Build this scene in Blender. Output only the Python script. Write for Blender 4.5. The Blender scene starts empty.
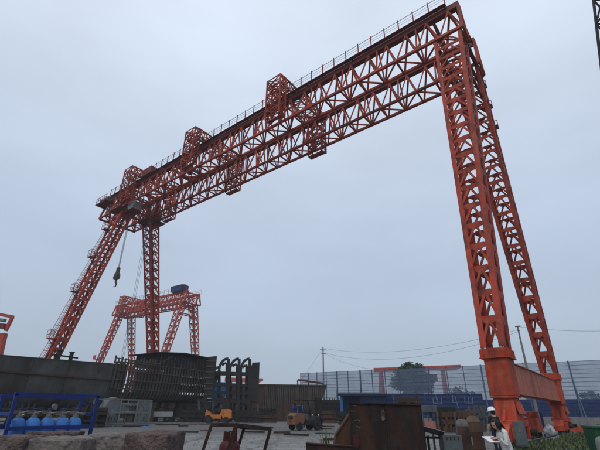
import bpy, bmesh, math, random
from mathutils import Vector, Matrix, Quaternion
random.seed(7)
SC = bpy.context.scene
COL = SC.collection
R = math.radians
# ------------------------------------------------------------------ camera
FPX, PITCH, ROLL, CAMZ = 392.0, R(25.409), R(0.524), 1.4
FW = Vector((0, math.cos(PITCH), math.sin(PITCH)))
U0 = Vector((0, -math.sin(PITCH), math.cos(PITCH)))
R0 = Vector((1, 0, 0))
RT = R0 * math.cos(ROLL) + U0 * math.sin(ROLL)
UP = U0 * math.cos(ROLL) - R0 * math.sin(ROLL)
CAM = Vector((0, 0, CAMZ))
cd = bpy.data.cameras.new('camera')
cd.sensor_width = 36.0
cd.lens = FPX / 600 * 36
cd.clip_start, cd.clip_end = 0.1, 6000
cam = bpy.data.objects.new('camera', cd)
COL.objects.link(cam)
m3 = Matrix((RT, UP, -FW)).transposed()
cam.matrix_world = Matrix.Translation(CAM) @ m3.to_4x4()
SC.camera = cam

# ------------------------------------------------------------------ sky, sun, exposure
SUN_EL, SUN_AZ = R(48), R(205)          # azimuth measured clockwise from +Y
w = bpy.data.worlds.new('World')
SC.world = w
w.use_nodes = True
nt = w.node_tree
nt.nodes.clear()
o_ = nt.nodes.new('ShaderNodeOutputWorld')
bg1 = nt.nodes.new('ShaderNodeBackground')
bg2 = nt.nodes.new('ShaderNodeBackground')
mix = nt.nodes.new('ShaderNodeMixShader')
sky = nt.nodes.new('ShaderNodeTexSky')
sky.sky_type = 'NISHITA'
sky.sun_disc = False
sky.sun_elevation = SUN_EL
sky.sun_rotation = SUN_AZ
sky.dust_density = 3.0
bg1.inputs['Strength'].default_value = 0.1
nt.links.new(sky.outputs[0], bg1.inputs['Color'])
# cloud deck: an even overcast with soft, wide mottling
tc = nt.nodes.new('ShaderNodeTexCoord')
mp = nt.nodes.new('ShaderNodeMapping')
mp.inputs['Scale'].default_value = (1.0, 1.0, 2.6)
nz = nt.nodes.new('ShaderNodeTexNoise')
nz.inputs['Scale'].default_value = 1.7
nz.inputs['Detail'].default_value = 5
nz.inputs['Roughness'].default_value = 0.5
# an overcast sky is brightest overhead and dimmer towards the horizon
sx = nt.nodes.new('ShaderNodeSeparateXYZ')
rp = nt.nodes.new('ShaderNodeValToRGB')
stops = [(0.0, (0.445, 0.535, 0.645)), (0.36, (0.545, 0.645, 0.795)), (0.55, (0.665, 0.765, 0.92)), (0.78, (0.78, 0.88, 1.02)), (1.0, (0.85, 0.95, 1.08))]
rp.color_ramp.elements[0].position, rp.color_ramp.elements[0].color = stops[0][0], (*stops[0][1], 1)
rp.color_ramp.elements[1].position, rp.color_ramp.elements[1].color = stops[-1][0], (*stops[-1][1], 1)
for p_, c_ in stops[1:-1]:
    e_ = rp.color_ramp.elements.new(p_)
    e_.color = (*c_, 1)
mr_ = nt.nodes.new('ShaderNodeMapRange')
mr_.inputs['From Min'].default_value = 0.3
mr_.inputs['From Max'].default_value = 0.72
mr_.inputs['To Min'].default_value = 0.90
mr_.inputs['To Max'].default_value = 1.10
sc_ = nt.nodes.new('ShaderNodeVectorMath')
sc_.operation = 'SCALE'
nt.links.new(tc.outputs['Generated'], mp.inputs[0])
nt.links.new(mp.outputs[0], nz.inputs['Vector'])
nt.links.new(tc.outputs['Generated'], sx.inputs[0])
nt.links.new(sx.outputs['Z'], rp.inputs[0])
nt.links.new(nz.outputs[0], mr_.inputs[0])
nt.links.new(rp.outputs[0], sc_.inputs[0])
nt.links.new(mr_.outputs[0], sc_.inputs['Scale'])
nt.links.new(sc_.outputs[0], bg2.inputs['Color'])
bg2.inputs['Strength'].default_value = 1.0
mix.inputs[0].default_value = 0.88
nt.links.new(bg1.outputs[0], mix.inputs[1])
nt.links.new(bg2.outputs[0], mix.inputs[2])
nt.links.new(mix.outputs[0], o_.inputs['Surface'])
sd = bpy.data.lights.new('sun', 'SUN')
sd.energy = 0.9
sd.angle = R(14)
sd.color = (1.0, 0.96, 0.9)
sun = bpy.data.objects.new('sun', sd)
COL.objects.link(sun)
sdir = Vector((math.sin(SUN_AZ) * math.cos(SUN_EL), math.cos(SUN_AZ) * math.cos(SUN_EL), math.sin(SUN_EL)))
sun.rotation_euler = sdir.to_track_quat('Z', 'Y').to_euler()
sun.location = (0, 0, 80)
SC.view_settings.view_transform = 'Standard'
SC.view_settings.look = 'None'
SC.view_settings.exposure = 0.0
SC.view_settings.gamma = 1.0
SC.view_settings.use_curve_mapping = False
SC.render.engine = 'CYCLES'
SC.cycles.max_bounces = 6
SC.cycles.transparent_max_bounces = 12

# ------------------------------------------------------------------ a pixel (600 x 450) gives a direction
def ray(u, v):
    return RT * ((u - 300) / FPX) + UP * ((225 - v) / FPX) + FW
def GP(u, v, z=0.0):                     # where that direction meets height z
    d = ray(u, v)
    return CAM + d * ((z - CAMZ) / d.z)
def AT(u, v, Y):                         # where it meets distance Y ahead
    d = ray(u, v)
    return CAM + d * (Y / d.y)

# ------------------------------------------------------------------ mesh builder
V = Vector
def frame(d, up=None):
    d = d.normalized()
    up = up or V((0, 0, 1))
    if abs(d.dot(up)) > 0.98:
        up = V((1, 0, 0))
    s = d.cross(up).normalized()
    return d, s, s.cross(d).normalized()
class MB:
    def __init__(self):
        self.v, self.f = [], []
    def add(self, vs, fs):
        n = len(self.v)
        self.v += [tuple(x) for x in vs]
        self.f += [tuple(i + n for i in f) for f in fs]
        return self
    def box(self, c, s, rot=None, taper=1.0):
        c = V(c)
        vs = []
        for z in (-.5, .5):
            k = taper if z > 0 else 1.0
            for x, y in ((-.5, -.5), (.5, -.5), (.5, .5), (-.5, .5)):
                p = V((x * s[0] * k, y * s[1] * k, z * s[2]))
                vs.append(c + (rot @ p if rot else p))
        return self.add(vs, [(3, 2, 1, 0), (4, 5, 6, 7), (0, 1, 5, 4), (1, 2, 6, 5), (2, 3, 7, 6), (3, 0, 4, 7)])
    def span(self, a, b):                # box between two corners
        a, b = V(a), V(b)
        return self.box((a + b) / 2, [abs(q) for q in (b - a)])
    def bar(self, p, q, w, h=None, up=None):
        p, q = V(p), V(q)
        h = h or w
        d, s, t = frame(q - p, up)
        vs = []
        for e in (p, q):
            for a, b in ((-1, -1), (1, -1), (1, 1), (-1, 1)):
                vs.append(e + s * (a * w / 2) + t * (b * h / 2))
        return self.add(vs, [(0, 1, 2, 3), (7, 6, 5, 4), (4, 5, 1, 0), (5, 6, 2, 1), (6, 7, 3, 2), (7, 4, 0, 3)])
    def tube(self, p, q, r, n=8, r2=None, cap=True):
        p, q = V(p), V(q)
        r2 = r if r2 is None else r2
        d, s, t = frame(q - p)
        vs = []
        for e, rr in ((p, r), (q, r2)):
            for i in range(n):
                a = 2 * math.pi * i / n
                vs.append(e + s * (math.cos(a) * rr) + t * (math.sin(a) * rr))
        fs = [(i, i + n, (i + 1) % n + n, (i + 1) % n) for i in range(n)]
        if cap:
            fs += [tuple(range(n)), tuple(range(2 * n - 1, n - 1, -1))]
        return self.add(vs, fs)
    def path(self, pts, r, n=6):
        for a, b in zip(pts[:-1], pts[1:]):
            self.tube(a, b, r, n)
        return self
    def prism(self, pts, ext):           # planar polygon pushed along ext
        pts = [V(p) for p in pts]
        ext = V(ext)
        n = len(pts)
        vs = pts + [p + ext for p in pts]
        fs = [tuple(range(n - 1, -1, -1)), tuple(range(n, 2 * n))]
        fs += [(i, (i + 1) % n, (i + 1) % n + n, i + n) for i in range(n)]
        return self.add(vs, fs)
    def lathe(self, prof, n=16, c=(0, 0, 0), axis=None):
        c = V(c)
        q = V((0, 0, 1)).rotation_difference(V(axis)) if axis else None
        vs, fs = [], []
        for r, z in prof:
            for i in range(n):
                a = 2 * math.pi * i / n
                p = V((r * math.cos(a), r * math.sin(a), z))
                vs.append(c + (q @ p if q else p))
        for k in range(len(prof) - 1):
            for i in range(n):
                j = (i + 1) % n
                fs.append((k * n + i, k * n + j, (k + 1) * n + j, (k + 1) * n + i))
        fs += [tuple(range(n - 1, -1, -1)), tuple(range((len(prof) - 1) * n, len(prof) * n))]
        return self.add(vs, fs)
    def grid(self, fn, nu, nv, thick=None):
        vs = [V(fn(i / nu, j / nv)) for j in range(nv + 1) for i in range(nu + 1)]
        fs = [(j * (nu + 1) + i, j * (nu + 1) + i + 1, (j + 1) * (nu + 1) + i + 1, (j + 1) * (nu + 1) + i)
              for j in range(nv) for i in range(nu)]
        return self.add(vs, fs)
    def build(self, name, mat, parent=None, smooth=False, bevel=0, solid=0, kind=None):
        me = bpy.data.meshes.new(name)
        me.from_pydata(self.v, [], self.f)
        bm = bmesh.new()
        bm.from_mesh(me)
        if solid:
            bmesh.ops.solidify(bm, geom=bm.faces[:], thickness=solid)
        bmesh.ops.recalc_face_normals(bm, faces=bm.faces[:])
        if bevel:
            try:
                bmesh.ops.bevel(bm, geom=bm.edges[:], offset=bevel, segments=2, affect='EDGES', profile=0.7)
            except Exception:
                pass
        bm.to_mesh(me)
        bm.free()
        if smooth:
            for p in me.polygons:
                p.use_smooth = True
            try:
                me.set_sharp_from_angle(angle=R(38))
            except Exception:
                pass
        if isinstance(mat, (list, tuple)):
            for m in mat:
                me.materials.append(m)
        else:
            me.materials.append(mat)
        ob = bpy.data.objects.new(name, me)
        COL.objects.link(ob)
        if parent:
            ob.parent = parent
        if kind:
            ob['kind'] = kind
        return ob
_unit = {}
def unit_bar(name, mat, parent, p, q, w, h=None, up=None):
    """one straight member as an object of its own; alike members share a mesh"""
    key = (name, mat.name)
    if key not in _unit:
        tmp = MB().box((0, 0, 0), (1, 1, 1))
        me = bpy.data.meshes.new(name)
        me.from_pydata(tmp.v, [], tmp.f)
        me.materials.append(mat)
        _unit[key] = me
    p, q = V(p), V(q)
    h = h or w
    d, s, t = frame(q - p, up)
    ob = bpy.data.objects.new(name, _unit[key])
    COL.objects.link(ob)
    ob.parent = parent
    m = Matrix((s * w, t * h, d * (q - p).length)).transposed().to_4x4()
    m.translation = (p + q) / 2
    ob.matrix_basis = m
    return ob
def link_copy(src, parent, m):
    ob = src.copy()
    COL.objects.link(ob)
    ob.parent = parent
    ob.matrix_basis = m
    return ob
def tag(o, label, cat, group=None):
    o['label'] = label
    o['category'] = cat
    if group:
        o['group'] = group
    return o
def thing(name, loc=(0, 0, 0), rz=0.0, label=None, cat=None, group=None):
    o = bpy.data.objects.new(name, None)
    o.empty_display_size = 0.3
    COL.objects.link(o)
    o.location = loc
    o.rotation_euler = (0, 0, rz)
    if label:
        tag(o, label, cat, group)
    return o
def copy_tree(o, parent=None):
    c = o.copy()
    COL.objects.link(c)
    c.parent = parent
    for ch in [x for x in o.children]:
        copy_tree(ch, c)
    return c

# ------------------------------------------------------------------ materials
def mat(name, base, rough=0.7, var=0.25, nscale=1.5, rust=0.0, rustcol=(0.09, 0.035, 0.018), rscale=0.9,
        metal=0.0, bump=0.15, bscale=14.0, dust=0.0, dustcol=(0.22, 0.19, 0.16), spec=0.22, streak=1.0, objvar=0.0):
    m = bpy.data.materials.new(name)
    m.use_nodes = True
    t = m.node_tree
    b = t.nodes['Principled BSDF']
    N, L = t.nodes.new, t.links.new
    geo = N('ShaderNodeNewGeometry')
    n1 = N('ShaderNodeTexNoise')
    n1.inputs['Scale'].default_value = nscale
    n1.inputs['Detail'].default_value = 6
    n1.inputs['Roughness'].default_value = 0.62
    L(geo.outputs['Position'], n1.inputs['Vector'])
    r1 = N('ShaderNodeValToRGB')
    r1.color_ramp.elements[0].position = 0.28
    r1.color_ramp.elements[1].position = 0.74
    r1.color_ramp.elements[0].color = (*[c * (1 - var) for c in base], 1)
    r1.color_ramp.elements[1].color = (*[min(1, c * (1 + var)) for c in base], 1)
    L(n1.outputs[0], r1.inputs[0])
    out = r1.outputs[0]
    def layer(out, amount, colour, scale, stretch, hard):
        mp = N('ShaderNodeMapping')
        mp.inputs['Scale'].default_value = (1, 1, stretch)
        mp.inputs['Location'].default_value = (random.random() * 9, random.random() * 9, 3)
        L(geo.outputs['Position'], mp.inputs[0])
        n = N('ShaderNodeTexNoise')
        n.inputs['Scale'].default_value = scale
        n.inputs['Detail'].default_value = 8
        n.inputs['Roughness'].default_value = 0.68
        L(mp.outputs[0], n.inputs['Vector'])
        r = N('ShaderNodeValToRGB')
        c = 0.72 - 0.44 * amount
        r.color_ramp.elements[0].position = max(0, c - hard)
        r.color_ramp.elements[1].position = min(1, c + hard)
        L(n.outputs[0], r.inputs[0])
        mx = N('ShaderNodeMix')
        mx.data_type = 'RGBA'
        L(r.outputs[0], mx.inputs[0])
        L(out, mx.inputs[6])
        mx.inputs[7].default_value = (*colour, 1)
        return mx.outputs[2]
    if dust:
        out = layer(out, dust, dustcol, rscale * 1.7, 1.0, 0.16)
    if rust:
        out = layer(out, rust, rustcol, rscale, streak, 0.09)
    if objvar:                            # alike pieces weather differently
        oi = N('ShaderNodeObjectInfo')
        mr = N('ShaderNodeMapRange')
        mr.inputs['To Min'].default_value = 1 - objvar
        mr.inputs['To Max'].default_value = 1 + objvar
        L(oi.outputs['Random'], mr.inputs[0])
        vm = N('ShaderNodeVectorMath')
        vm.operation = 'SCALE'
        L(out, vm.inputs[0])
        L(mr.outputs[0], vm.inputs['Scale'])
        out = vm.outputs[0]
    L(out, b.inputs['Base Color'])
    b.inputs['Roughness'].default_value = rough
    b.inputs['Metallic'].default_value = metal
    b.inputs['Specular IOR Level'].default_value = spec
    if bump:
        n2 = N('ShaderNodeTexNoise')
        n2.inputs['Scale'].default_value = bscale
        n2.inputs['Detail'].default_value = 6
        L(geo.outputs['Position'], n2.inputs['Vector'])
        bp = N('ShaderNodeBump')
        bp.inputs['Strength'].default_value = bump
        bp.inputs['Distance'].default_value = 0.05
        L(n2.outputs[0], bp.inputs['Height'])
        L(bp.outputs[0], b.inputs['Normal'])
    return m
M = {}
M['crane'] = mat('crane_red', (0.33, 0.042, 0.021), 0.68, 0.32, 1.1, rust=0.34, rustcol=(0.11, 0.028, 0.018), rscale=1.6, streak=0.3, dust=0.22, dustcol=(0.36, 0.1, 0.06), bump=0.08, objvar=0.16)
M['crane_low'] = mat('crane_orange', (0.42, 0.05, 0.021), 0.72, 0.28, 1.4, rust=0.33, rustcol=(0.17, 0.035, 0.02), rscale=1.8, streak=0.22, dust=0.26, dustcol=(0.36, 0.12, 0.07), bump=0.1, objvar=0.1)
M['crane_sill'] = mat('faded_crane_orange', (0.42, 0.11, 0.065), 0.78, 0.2, 1.1, rust=0.3, rustcol=(0.2, 0.055, 0.035), rscale=1.5, streak=0.22, dust=0.3, dustcol=(0.4, 0.2, 0.15), bump=0.08)
M['crane_dark'] = mat('crane_dark_red', (0.16, 0.03, 0.022), 0.6, 0.25, 0.7, rust=0.25, rustcol=(0.06, 0.02, 0.015), bump=0.05)
M['far_crane'] = mat('far_crane_red', (0.40, 0.056, 0.03), 0.65, 0.2, 0.5, rust=0.15, rustcol=(0.2, 0.06, 0.04), bump=0.0)
M['dark_steel'] = mat('dark_steel', (0.022, 0.021, 0.021), 0.75, 0.35, 0.8, rust=0.35, rustcol=(0.04, 0.026, 0.018), bump=0.15)
M['black'] = mat('black_rubber', (0.018, 0.018, 0.018), 0.85, 0.25, 5, dust=0.3, dustcol=(0.06, 0.055, 0.05))
M['hull'] = mat('hull_grey', (0.07, 0.07, 0.064), 0.75, 0.35, 0.5, rust=0.42, rustcol=(0.055, 0.042, 0.034), rscale=0.45, streak=0.25, dust=0.3, dustcol=(0.13, 0.125, 0.11), bump=0.1, bscale=5)
M['rust'] = mat('rusty_plate', (0.05, 0.027, 0.019), 0.85, 0.4, 0.7, rust=0.35, rustcol=(0.085, 0.04, 0.022), rscale=0.8, streak=0.5, dust=0.15, dustcol=(0.1, 0.06, 0.045), bump=0.25)
M['rust_near'] = mat('dark_rusty_plate', (0.022, 0.013, 0.011), 0.85, 0.35, 1.6, rust=0.3, rustcol=(0.062, 0.028, 0.018), rscale=1.5, streak=0.3, dust=0.12, dustcol=(0.05, 0.036, 0.033), bump=0.3, bscale=25)
M['rust_brown'] = mat('rust_brown', (0.085, 0.045, 0.03), 0.85, 0.35, 0.5, rust=0.4, rustcol=(0.05, 0.032, 0.024), rscale=0.4, streak=0.3, dust=0.2, dustcol=(0.15, 0.08, 0.05), bump=0.15)
M['ribs'] = mat('primed_rib_steel', (0.085, 0.07, 0.058), 0.8, 0.35, 0.8, rust=0.35, rustcol=(0.07, 0.04, 0.026), rscale=0.7, streak=0.4, bump=0.1)
M['blue'] = mat('blue_paint', (0.014, 0.03, 0.15), 0.5, 0.2, 2, rust=0.15, rustcol=(0.03, 0.025, 0.03), rscale=3)
M['cylblue'] = mat('gas_bottle_blue', (0.05, 0.17, 0.46), 0.42, 0.14, 4, rust=0.18, rustcol=(0.05, 0.12, 0.3), rscale=6, bump=0.08, objvar=0.22)
M['brass'] = mat('dull_brass', (0.22, 0.19, 0.15), 0.5, 0.3, 8, metal=0.5)
M['galv'] = mat('grey_steel', (0.15, 0.162, 0.168), 0.65, 0.25, 1.6, rust=0.2, rustcol=(0.1, 0.095, 0.09), rscale=2.0)
M['galv_dark'] = mat('dull_grey_steel', (0.085, 0.1, 0.105), 0.7, 0.3, 2.0, rust=0.25, rustcol=(0.07, 0.055, 0.045), rscale=2.2)
M['fork_orange'] = mat('forklift_orange', (0.5, 0.16, 0.03), 0.5, 0.15, 2, rust=0.2, rustcol=(0.16, 0.06, 0.03), rscale=2)
M['fork_salmon'] = mat('forklift_faded_orange', (0.19, 0.085, 0.05), 0.7, 0.3, 5, rust=0.42, rustcol=(0.14, 0.075, 0.05), rscale=2)
M['glass'] = mat('dark_glass', (0.03, 0.04, 0.045), 0.12, 0.1, 2, spec=0.6, bump=0)
M['white'] = mat('dirty_white', (0.55, 0.55, 0.53), 0.6, 0.2, 2, rust=0.2, rustcol=(0.2, 0.18, 0.15), rscale=2)
M['helmet'] = mat('helmet_white', (0.78, 0.79, 0.8), 0.35, 0.04, 4, bump=0)
M['cabgrey'] = mat('cab_grey', (0.17, 0.165, 0.16), 0.6, 0.3, 2, rust=0.3, rustcol=(0.1, 0.06, 0.05))
M['wood'] = mat('weathered_timber', (0.1, 0.075, 0.05), 0.9, 0.35, 4, bump=0.4, bscale=30)
M['concrete'] = mat('concrete', (0.2, 0.195, 0.185), 0.9, 0.2, 1.2, dust=0.2, dustcol=(0.12, 0.115, 0.11))
M['maroon'] = mat('maroon_paint', (0.085, 0.014, 0.018), 0.5, 0.2, 4, rust=0.2, rustcol=(0.05, 0.02, 0.018), rscale=5)
M['pink'] = mat('faded_red_paint', (0.42, 0.17, 0.15), 0.65, 0.15, 3)
M['green'] = mat('bin_green', (0.012, 0.07, 0.032), 0.55, 0.15, 4)
M['bluewall'] = mat('blue_sheet', (0.014, 0.03, 0.1), 0.65, 0.16, 0.7, rust=0.15, rustcol=(0.035, 0.045, 0.08), rscale=0.8, streak=0.3, dust=0.15, dustcol=(0.04, 0.06, 0.13), bump=0.05)
M['bluepost'] = mat('blue_grey_post', (0.07, 0.1, 0.17), 0.6, 0.15, 1)
M['navy_sheet'] = mat('navy_sheet', (0.012, 0.022, 0.06), 0.75, 0.2, 0.9, dust=0.2, dustcol=(0.03, 0.04, 0.08))
M['sky_blue'] = mat('bright_blue_paint', (0.05, 0.15, 0.38), 0.5, 0.15, 1)
M['wire'] = mat('black_cable', (0.09, 0.09, 0.1), 0.7, 0.1, 1, bump=0)
M['rope'] = mat('steel_rope', (0.1, 0.1, 0.1), 0.6, 0.1, 1, bump=0)
M['hook'] = mat('hook_steel', (0.09, 0.075, 0.04), 0.6, 0.3, 2)
M['skin'] = mat('skin', (0.42, 0.25, 0.18), 0.55, 0.06, 6, bump=0)
M['hair'] = mat('black_hair', (0.012, 0.01, 0.009), 0.5, 0.3, 30)
M['black_cloth'] = mat('black_cotton', (0.016, 0.017, 0.022), 0.9, 0.3, 12, bump=0.3, bscale=20)
M['white_cloth'] = mat('white_knit', (0.66, 0.65, 0.63), 0.9, 0.1, 9, bump=0.5, bscale=40)
M['jeans'] = mat('blue_denim', (0.05, 0.09, 0.18), 0.9, 0.25, 9, bump=0.3, bscale=40)
M['navy_cloth'] = mat('navy_cloth', (0.015, 0.018, 0.035), 0.9, 0.25, 9)
M['paper'] = mat('paper', (0.72, 0.72, 0.74), 0.8, 0.04, 4, bump=0)
M['red_paint'] = mat('red_paint', (0.5, 0.02, 0.03), 0.5, 0.1, 4)
M['bark'] = mat('bark', (0.06, 0.045, 0.035), 0.9, 0.3, 5, bump=0.5)
M['stone_red'] = mat('red_stone', (0.08, 0.052, 0.048), 0.92, 0.45, 11, dust=0.4, dustcol=(0.19, 0.14, 0.13), rscale=3, bump=1.0, bscale=34)
M['stone_grey'] = mat('grey_stone', (0.1, 0.087, 0.08), 0.92, 0.45, 11, dust=0.4, dustcol=(0.24, 0.2, 0.18), rscale=3, bump=0.9, bscale=16)
def leafmat(name, c):
    m = mat(name, c, 0.7, 0.55, 2.6, bump=0)
    m.node_tree.nodes['Principled BSDF'].inputs['Subsurface Weight'].default_value = 0.0
    return m
M['leaf'] = leafmat('tree_leaf', (0.045, 0.07, 0.035))
M['leaf2'] = leafmat('shrub_leaf', (0.05, 0.075, 0.035))
M['grass'] = leafmat('grass_blade', (0.075, 0.1, 0.04))
# wind screen cloth: perforated sheet, part of the light goes through
def netmat():
    m = bpy.data.materials.new('screen_net')
    m.use_nodes = True
    t = m.node_tree
    b = t.nodes['Principled BSDF']
    b.inputs['Base Color'].default_value = (0.1, 0.14, 0.215, 1)
    b.inputs['Roughness'].default_value = 0.8
    tr = t.nodes.new('ShaderNodeBsdfTransparent')
    mx = t.nodes.new('ShaderNodeMixShader')
    geo = t.nodes.new('ShaderNodeNewGeometry')
    n = t.nodes.new('ShaderNodeTexNoise')
    n.inputs['Scale'].default_value = 0.5
    n.inputs['Detail'].default_value = 5
    mr = t.nodes.new('ShaderNodeMapRange')
    mr.inputs['To Min'].default_value = 0.46
    mr.inputs['To Max'].default_value = 0.8
    t.links.new(geo.outputs['Position'], n.inputs['Vector'])
    t.links.new(n.outputs[0], mr.inputs[0])
    t.links.new(mr.outputs[0], mx.inputs[0])
    t.links.new(tr.outputs[0], mx.inputs[1])
    t.links.new(b.outputs[0], mx.inputs[2])
    t.links.new(mx.outputs[0], t.nodes['Material Output'].inputs['Surface'])
    return m
M['net'] = netmat()
# ------------------------------------------------------------------ gantry cranes
def lattice_leg(root, pb, sb, pt, st, n, mt, chord=0.2, br=0.09, faces_parts=(), name='leg'):
    """box lattice leg, four angle chords; faces f front(+y) k back(-y) l left(-x) r right(+x)"""
    pb, pt = V(pb), V(pt)
    def cor(ix, iy, s):
        p = pb.lerp(pt, s)
        sx, sy = sb[0] + (st[0] - sb[0]) * s, sb[1] + (st[1] - sb[1]) * s
        return p + V((ix * sx / 2, iy * sy / 2, 0))
    m = MB()
    for ix in (-1, 1):
        for iy in (-1, 1):
            a, b = cor(ix, iy, 0), cor(ix, iy, 1)
            t = 0.035
            # an angle section: two flanges meeting at the corner
            m.bar(a - V((ix * (chord / 2 - t / 2), 0, 0)), b - V((ix * (chord / 2 - t / 2), 0, 0)), chord, t, up=V((0, 1, 0)))
            m.bar(a - V((0, iy * (chord / 2 + t / 2), 0)), b - V((0, iy * (chord / 2 + t / 2), 0)), t, chord, up=V((0, 1, 0)))
    leg = m.build(name, mt, root)
    rest = MB()
    fl = {'f': ((-1, 1), (1, 1), V((0, 1, 0))), 'k': ((-1, -1), (1, -1), V((0, 1, 0))),
          'l': ((-1, -1), (-1, 1), V((1, 0, 0))), 'r': ((1, -1), (1, 1), V((1, 0, 0)))}
    for key, (c0, c1, nrm) in fl.items():
        off = 0.0 if key in 'fk' else 0.004
        for i in range(n + 1):
            s = i / n
            p, q = cor(*c0, s), cor(*c1, s)
            p, q = p.lerp(q, 0.03), q.lerp(p, 0.03)
            mid = (p + q) / 2
            nv = nrm * (1 if key in 'fr' else -1)
            inn = -nv * (0.05 + off)
            if 0 < i < n:
                if key in faces_parts:
                    unit_bar('batten', mt, leg, p + inn, q + inn, 0.04, 0.27)
                else:
                    rest.bar(p + inn, q + inn, 0.04, 0.18)
                if (q - p).length > 0.8:
                    g = (q - p).normalized()
                    gm = mid - nv * 0.02
                    hw, hh = min(0.36, (q - p).length * 0.28), 0.26
                    rest.prism([gm - g * hw - V((0, 0, hh * .45)), gm - g * hw * .45 - V((0, 0, hh)), gm + g * hw * .45 - V((0, 0, hh)),
                                gm + g * hw - V((0, 0, hh * .45)), gm + g * hw + V((0, 0, hh * .6)), gm - g * hw + V((0, 0, hh * .6))], nv * 0.012)
            if i > 0:
                s0 = (i - 1) / n
                a, b = cor(*c0, s0), cor(*c1, s0)
                a2, b2 = a.lerp(b, 0.06), b.lerp(a, 0.06)
                for e in (a2, b2):
                    e2 = mid.lerp(e, 0.04)
                    if key in faces_parts:
                        unit_bar('brace', mt, leg, e2 + inn * 0.6, e + inn * 0.6, br, 0.05, up=nv)
                    else:
                        rest.bar(e2 + inn * 0.6, e + inn * 0.6, br, 0.05, up=nv)
    rest.build('bracing', mt, leg, kind='stuff')
    return leg, cor

def girder(root, y, P, mt, mtop, near_parts, sgn):
    """triangular lattice girder: box top chord, two angle bottom chords"""
    S, Zt, Zb, b, n = P['S'], P['Zt'], P['Zb'], P['b'], P['n']
    tw, th = P['top']
    c = P['chord']
    m = MB()
    m.span((0, y - tw / 2, Zt - th / 2), (S, y + tw / 2, Zt + th / 2))
    gr = m.build('girder', mtop, root)
    rest = MB()
    for yy in (y - b, y + b):
        rest.bar((0, yy, Zb), (S, yy, Zb), c, c)
    rest.build('bottom_chord', mt, gr)
    rest = MB()
    # rail and stiffener plates along the top chord
    rest.span((0.1, y - 0.05, Zt + th / 2 - .01), (S - .1, y + 0.05, Zt + th / 2 + 0.12))
    d = S / n
    for face, yy in (('near', y + b), ('far', y - b)):
        yt = y + (tw / 2 - .07 if face == 'near' else -tw / 2 + .07)
        for i in range(n):
            x0, xm, x1 = i * d, (i + .5) * d, (i + 1) * d
            t0 = V((xm, yt, Zt - th / 2 + .03))
            for e, ww in ((V((x0 + .05, yy, Zb)), .11), (V((x1 - .05, yy, Zb)), .11)):
                if face == 'near' and near_parts:
                    unit_bar('brace', mt, gr, t0, e, P['br'], P['br'] * .8)
                else:
                    rest.bar(t0, e, P['br'], P['br'] * .8)
            if i % 2 == 0 and i:
                rest.bar((x0, yt, Zt - th / 2), (x0, yy, Zb), P['br'] * .8)
    for i in range(n):
        x0, x1 = i * d, (i + 1) * d
        rest.bar((x0 + .02, y - b, Zb - .03), (x0 + .02, y + b, Zb - .03), P['br'] * .9)
        p, q = ((x0, y - b, Zb - .05), (x1, y + b, Zb - .05))
        if i % 2:
            p, q = ((x0, y + b, Zb - .05), (x1, y - b, Zb - .05))
        rest.bar(p, q, P['br'] * .8)
    for x in (0.08, S - .08):
        for yy in (y - b, y + b):
            rest.bar((x, yy, Zb), (x, y + (.1 if yy > y else -.1), Zt), P['br'] * 1.5)
    rest.build('bracing', mt, gr, kind='stuff')
    return gr

def portal(root, x0, x1, P, mt):
    """lattice inverted U that straddles both girders"""
    yo = P['a'] + P['b'] + 0.75
    z1 = P['Zt'] + 2.3
    z0 = P['Zb'] - 0.1
    dp = 0.95                            # leg depth
    m = MB()
    lac = MB()
    c, br = P['pc'], P['pc'] * .62
    def column(y, zb, zt, n):
        ys = (y - dp / 2, y + dp / 2)
        for x in (x0, x1):
            for yy in ys:
                m.bar((x, yy, zb), (x, yy, zt), c)
        h = (zt - zb) / n
        for i in range(n):
            a, b = zb + i * h, zb + (i + 1) * h
            for yy in ys:
                lac.bar((x0, yy, b), (x1, yy, b), br)
                lac.bar((x0, yy, a), (x1, yy, b), br)
                lac.bar((x1, yy, a), (x0, yy, b), br)
            for x in (x0, x1):
                lac.bar((x, ys[0], b), (x, ys[1], b), br)
                lac.bar((x, ys[i % 2], a), (x, ys[1 - i % 2], b), br)
        lac.box(((x0 + x1) / 2, y, zb - .06), (x1 - x0 + (.25 if y < 0 else .05), dp * (.75 if y < 0 else .4), .12))
    column(yo, z0 + .25, z1, 5)
    column(-yo, z0, z1, 5)
    za, zb = z1 - 1.3, z1
    for x in (x0, x1):
        for z in (za, zb):
            m.bar((x, -yo, z), (x, yo, z), c)
    n = 7
    for i in range(n):
        a, b = -yo + 2 * yo * i / n, -yo + 2 * yo * (i + 1) / n
        for x in (x0, x1):
            lac.bar((x, a, za), (x, b, zb), br)
            lac.bar((x, b, za), (x, b, zb), br)
        for z in (za, zb):
            lac.bar((x0, a, z), (x1, b, z), br)
            lac.bar((x0, b, z), (x1, b, z), br)
    o = m.build('transverse_frame', mt, root)
    lac.build('bracing', mt, o, kind='stuff')
    return o

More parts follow.
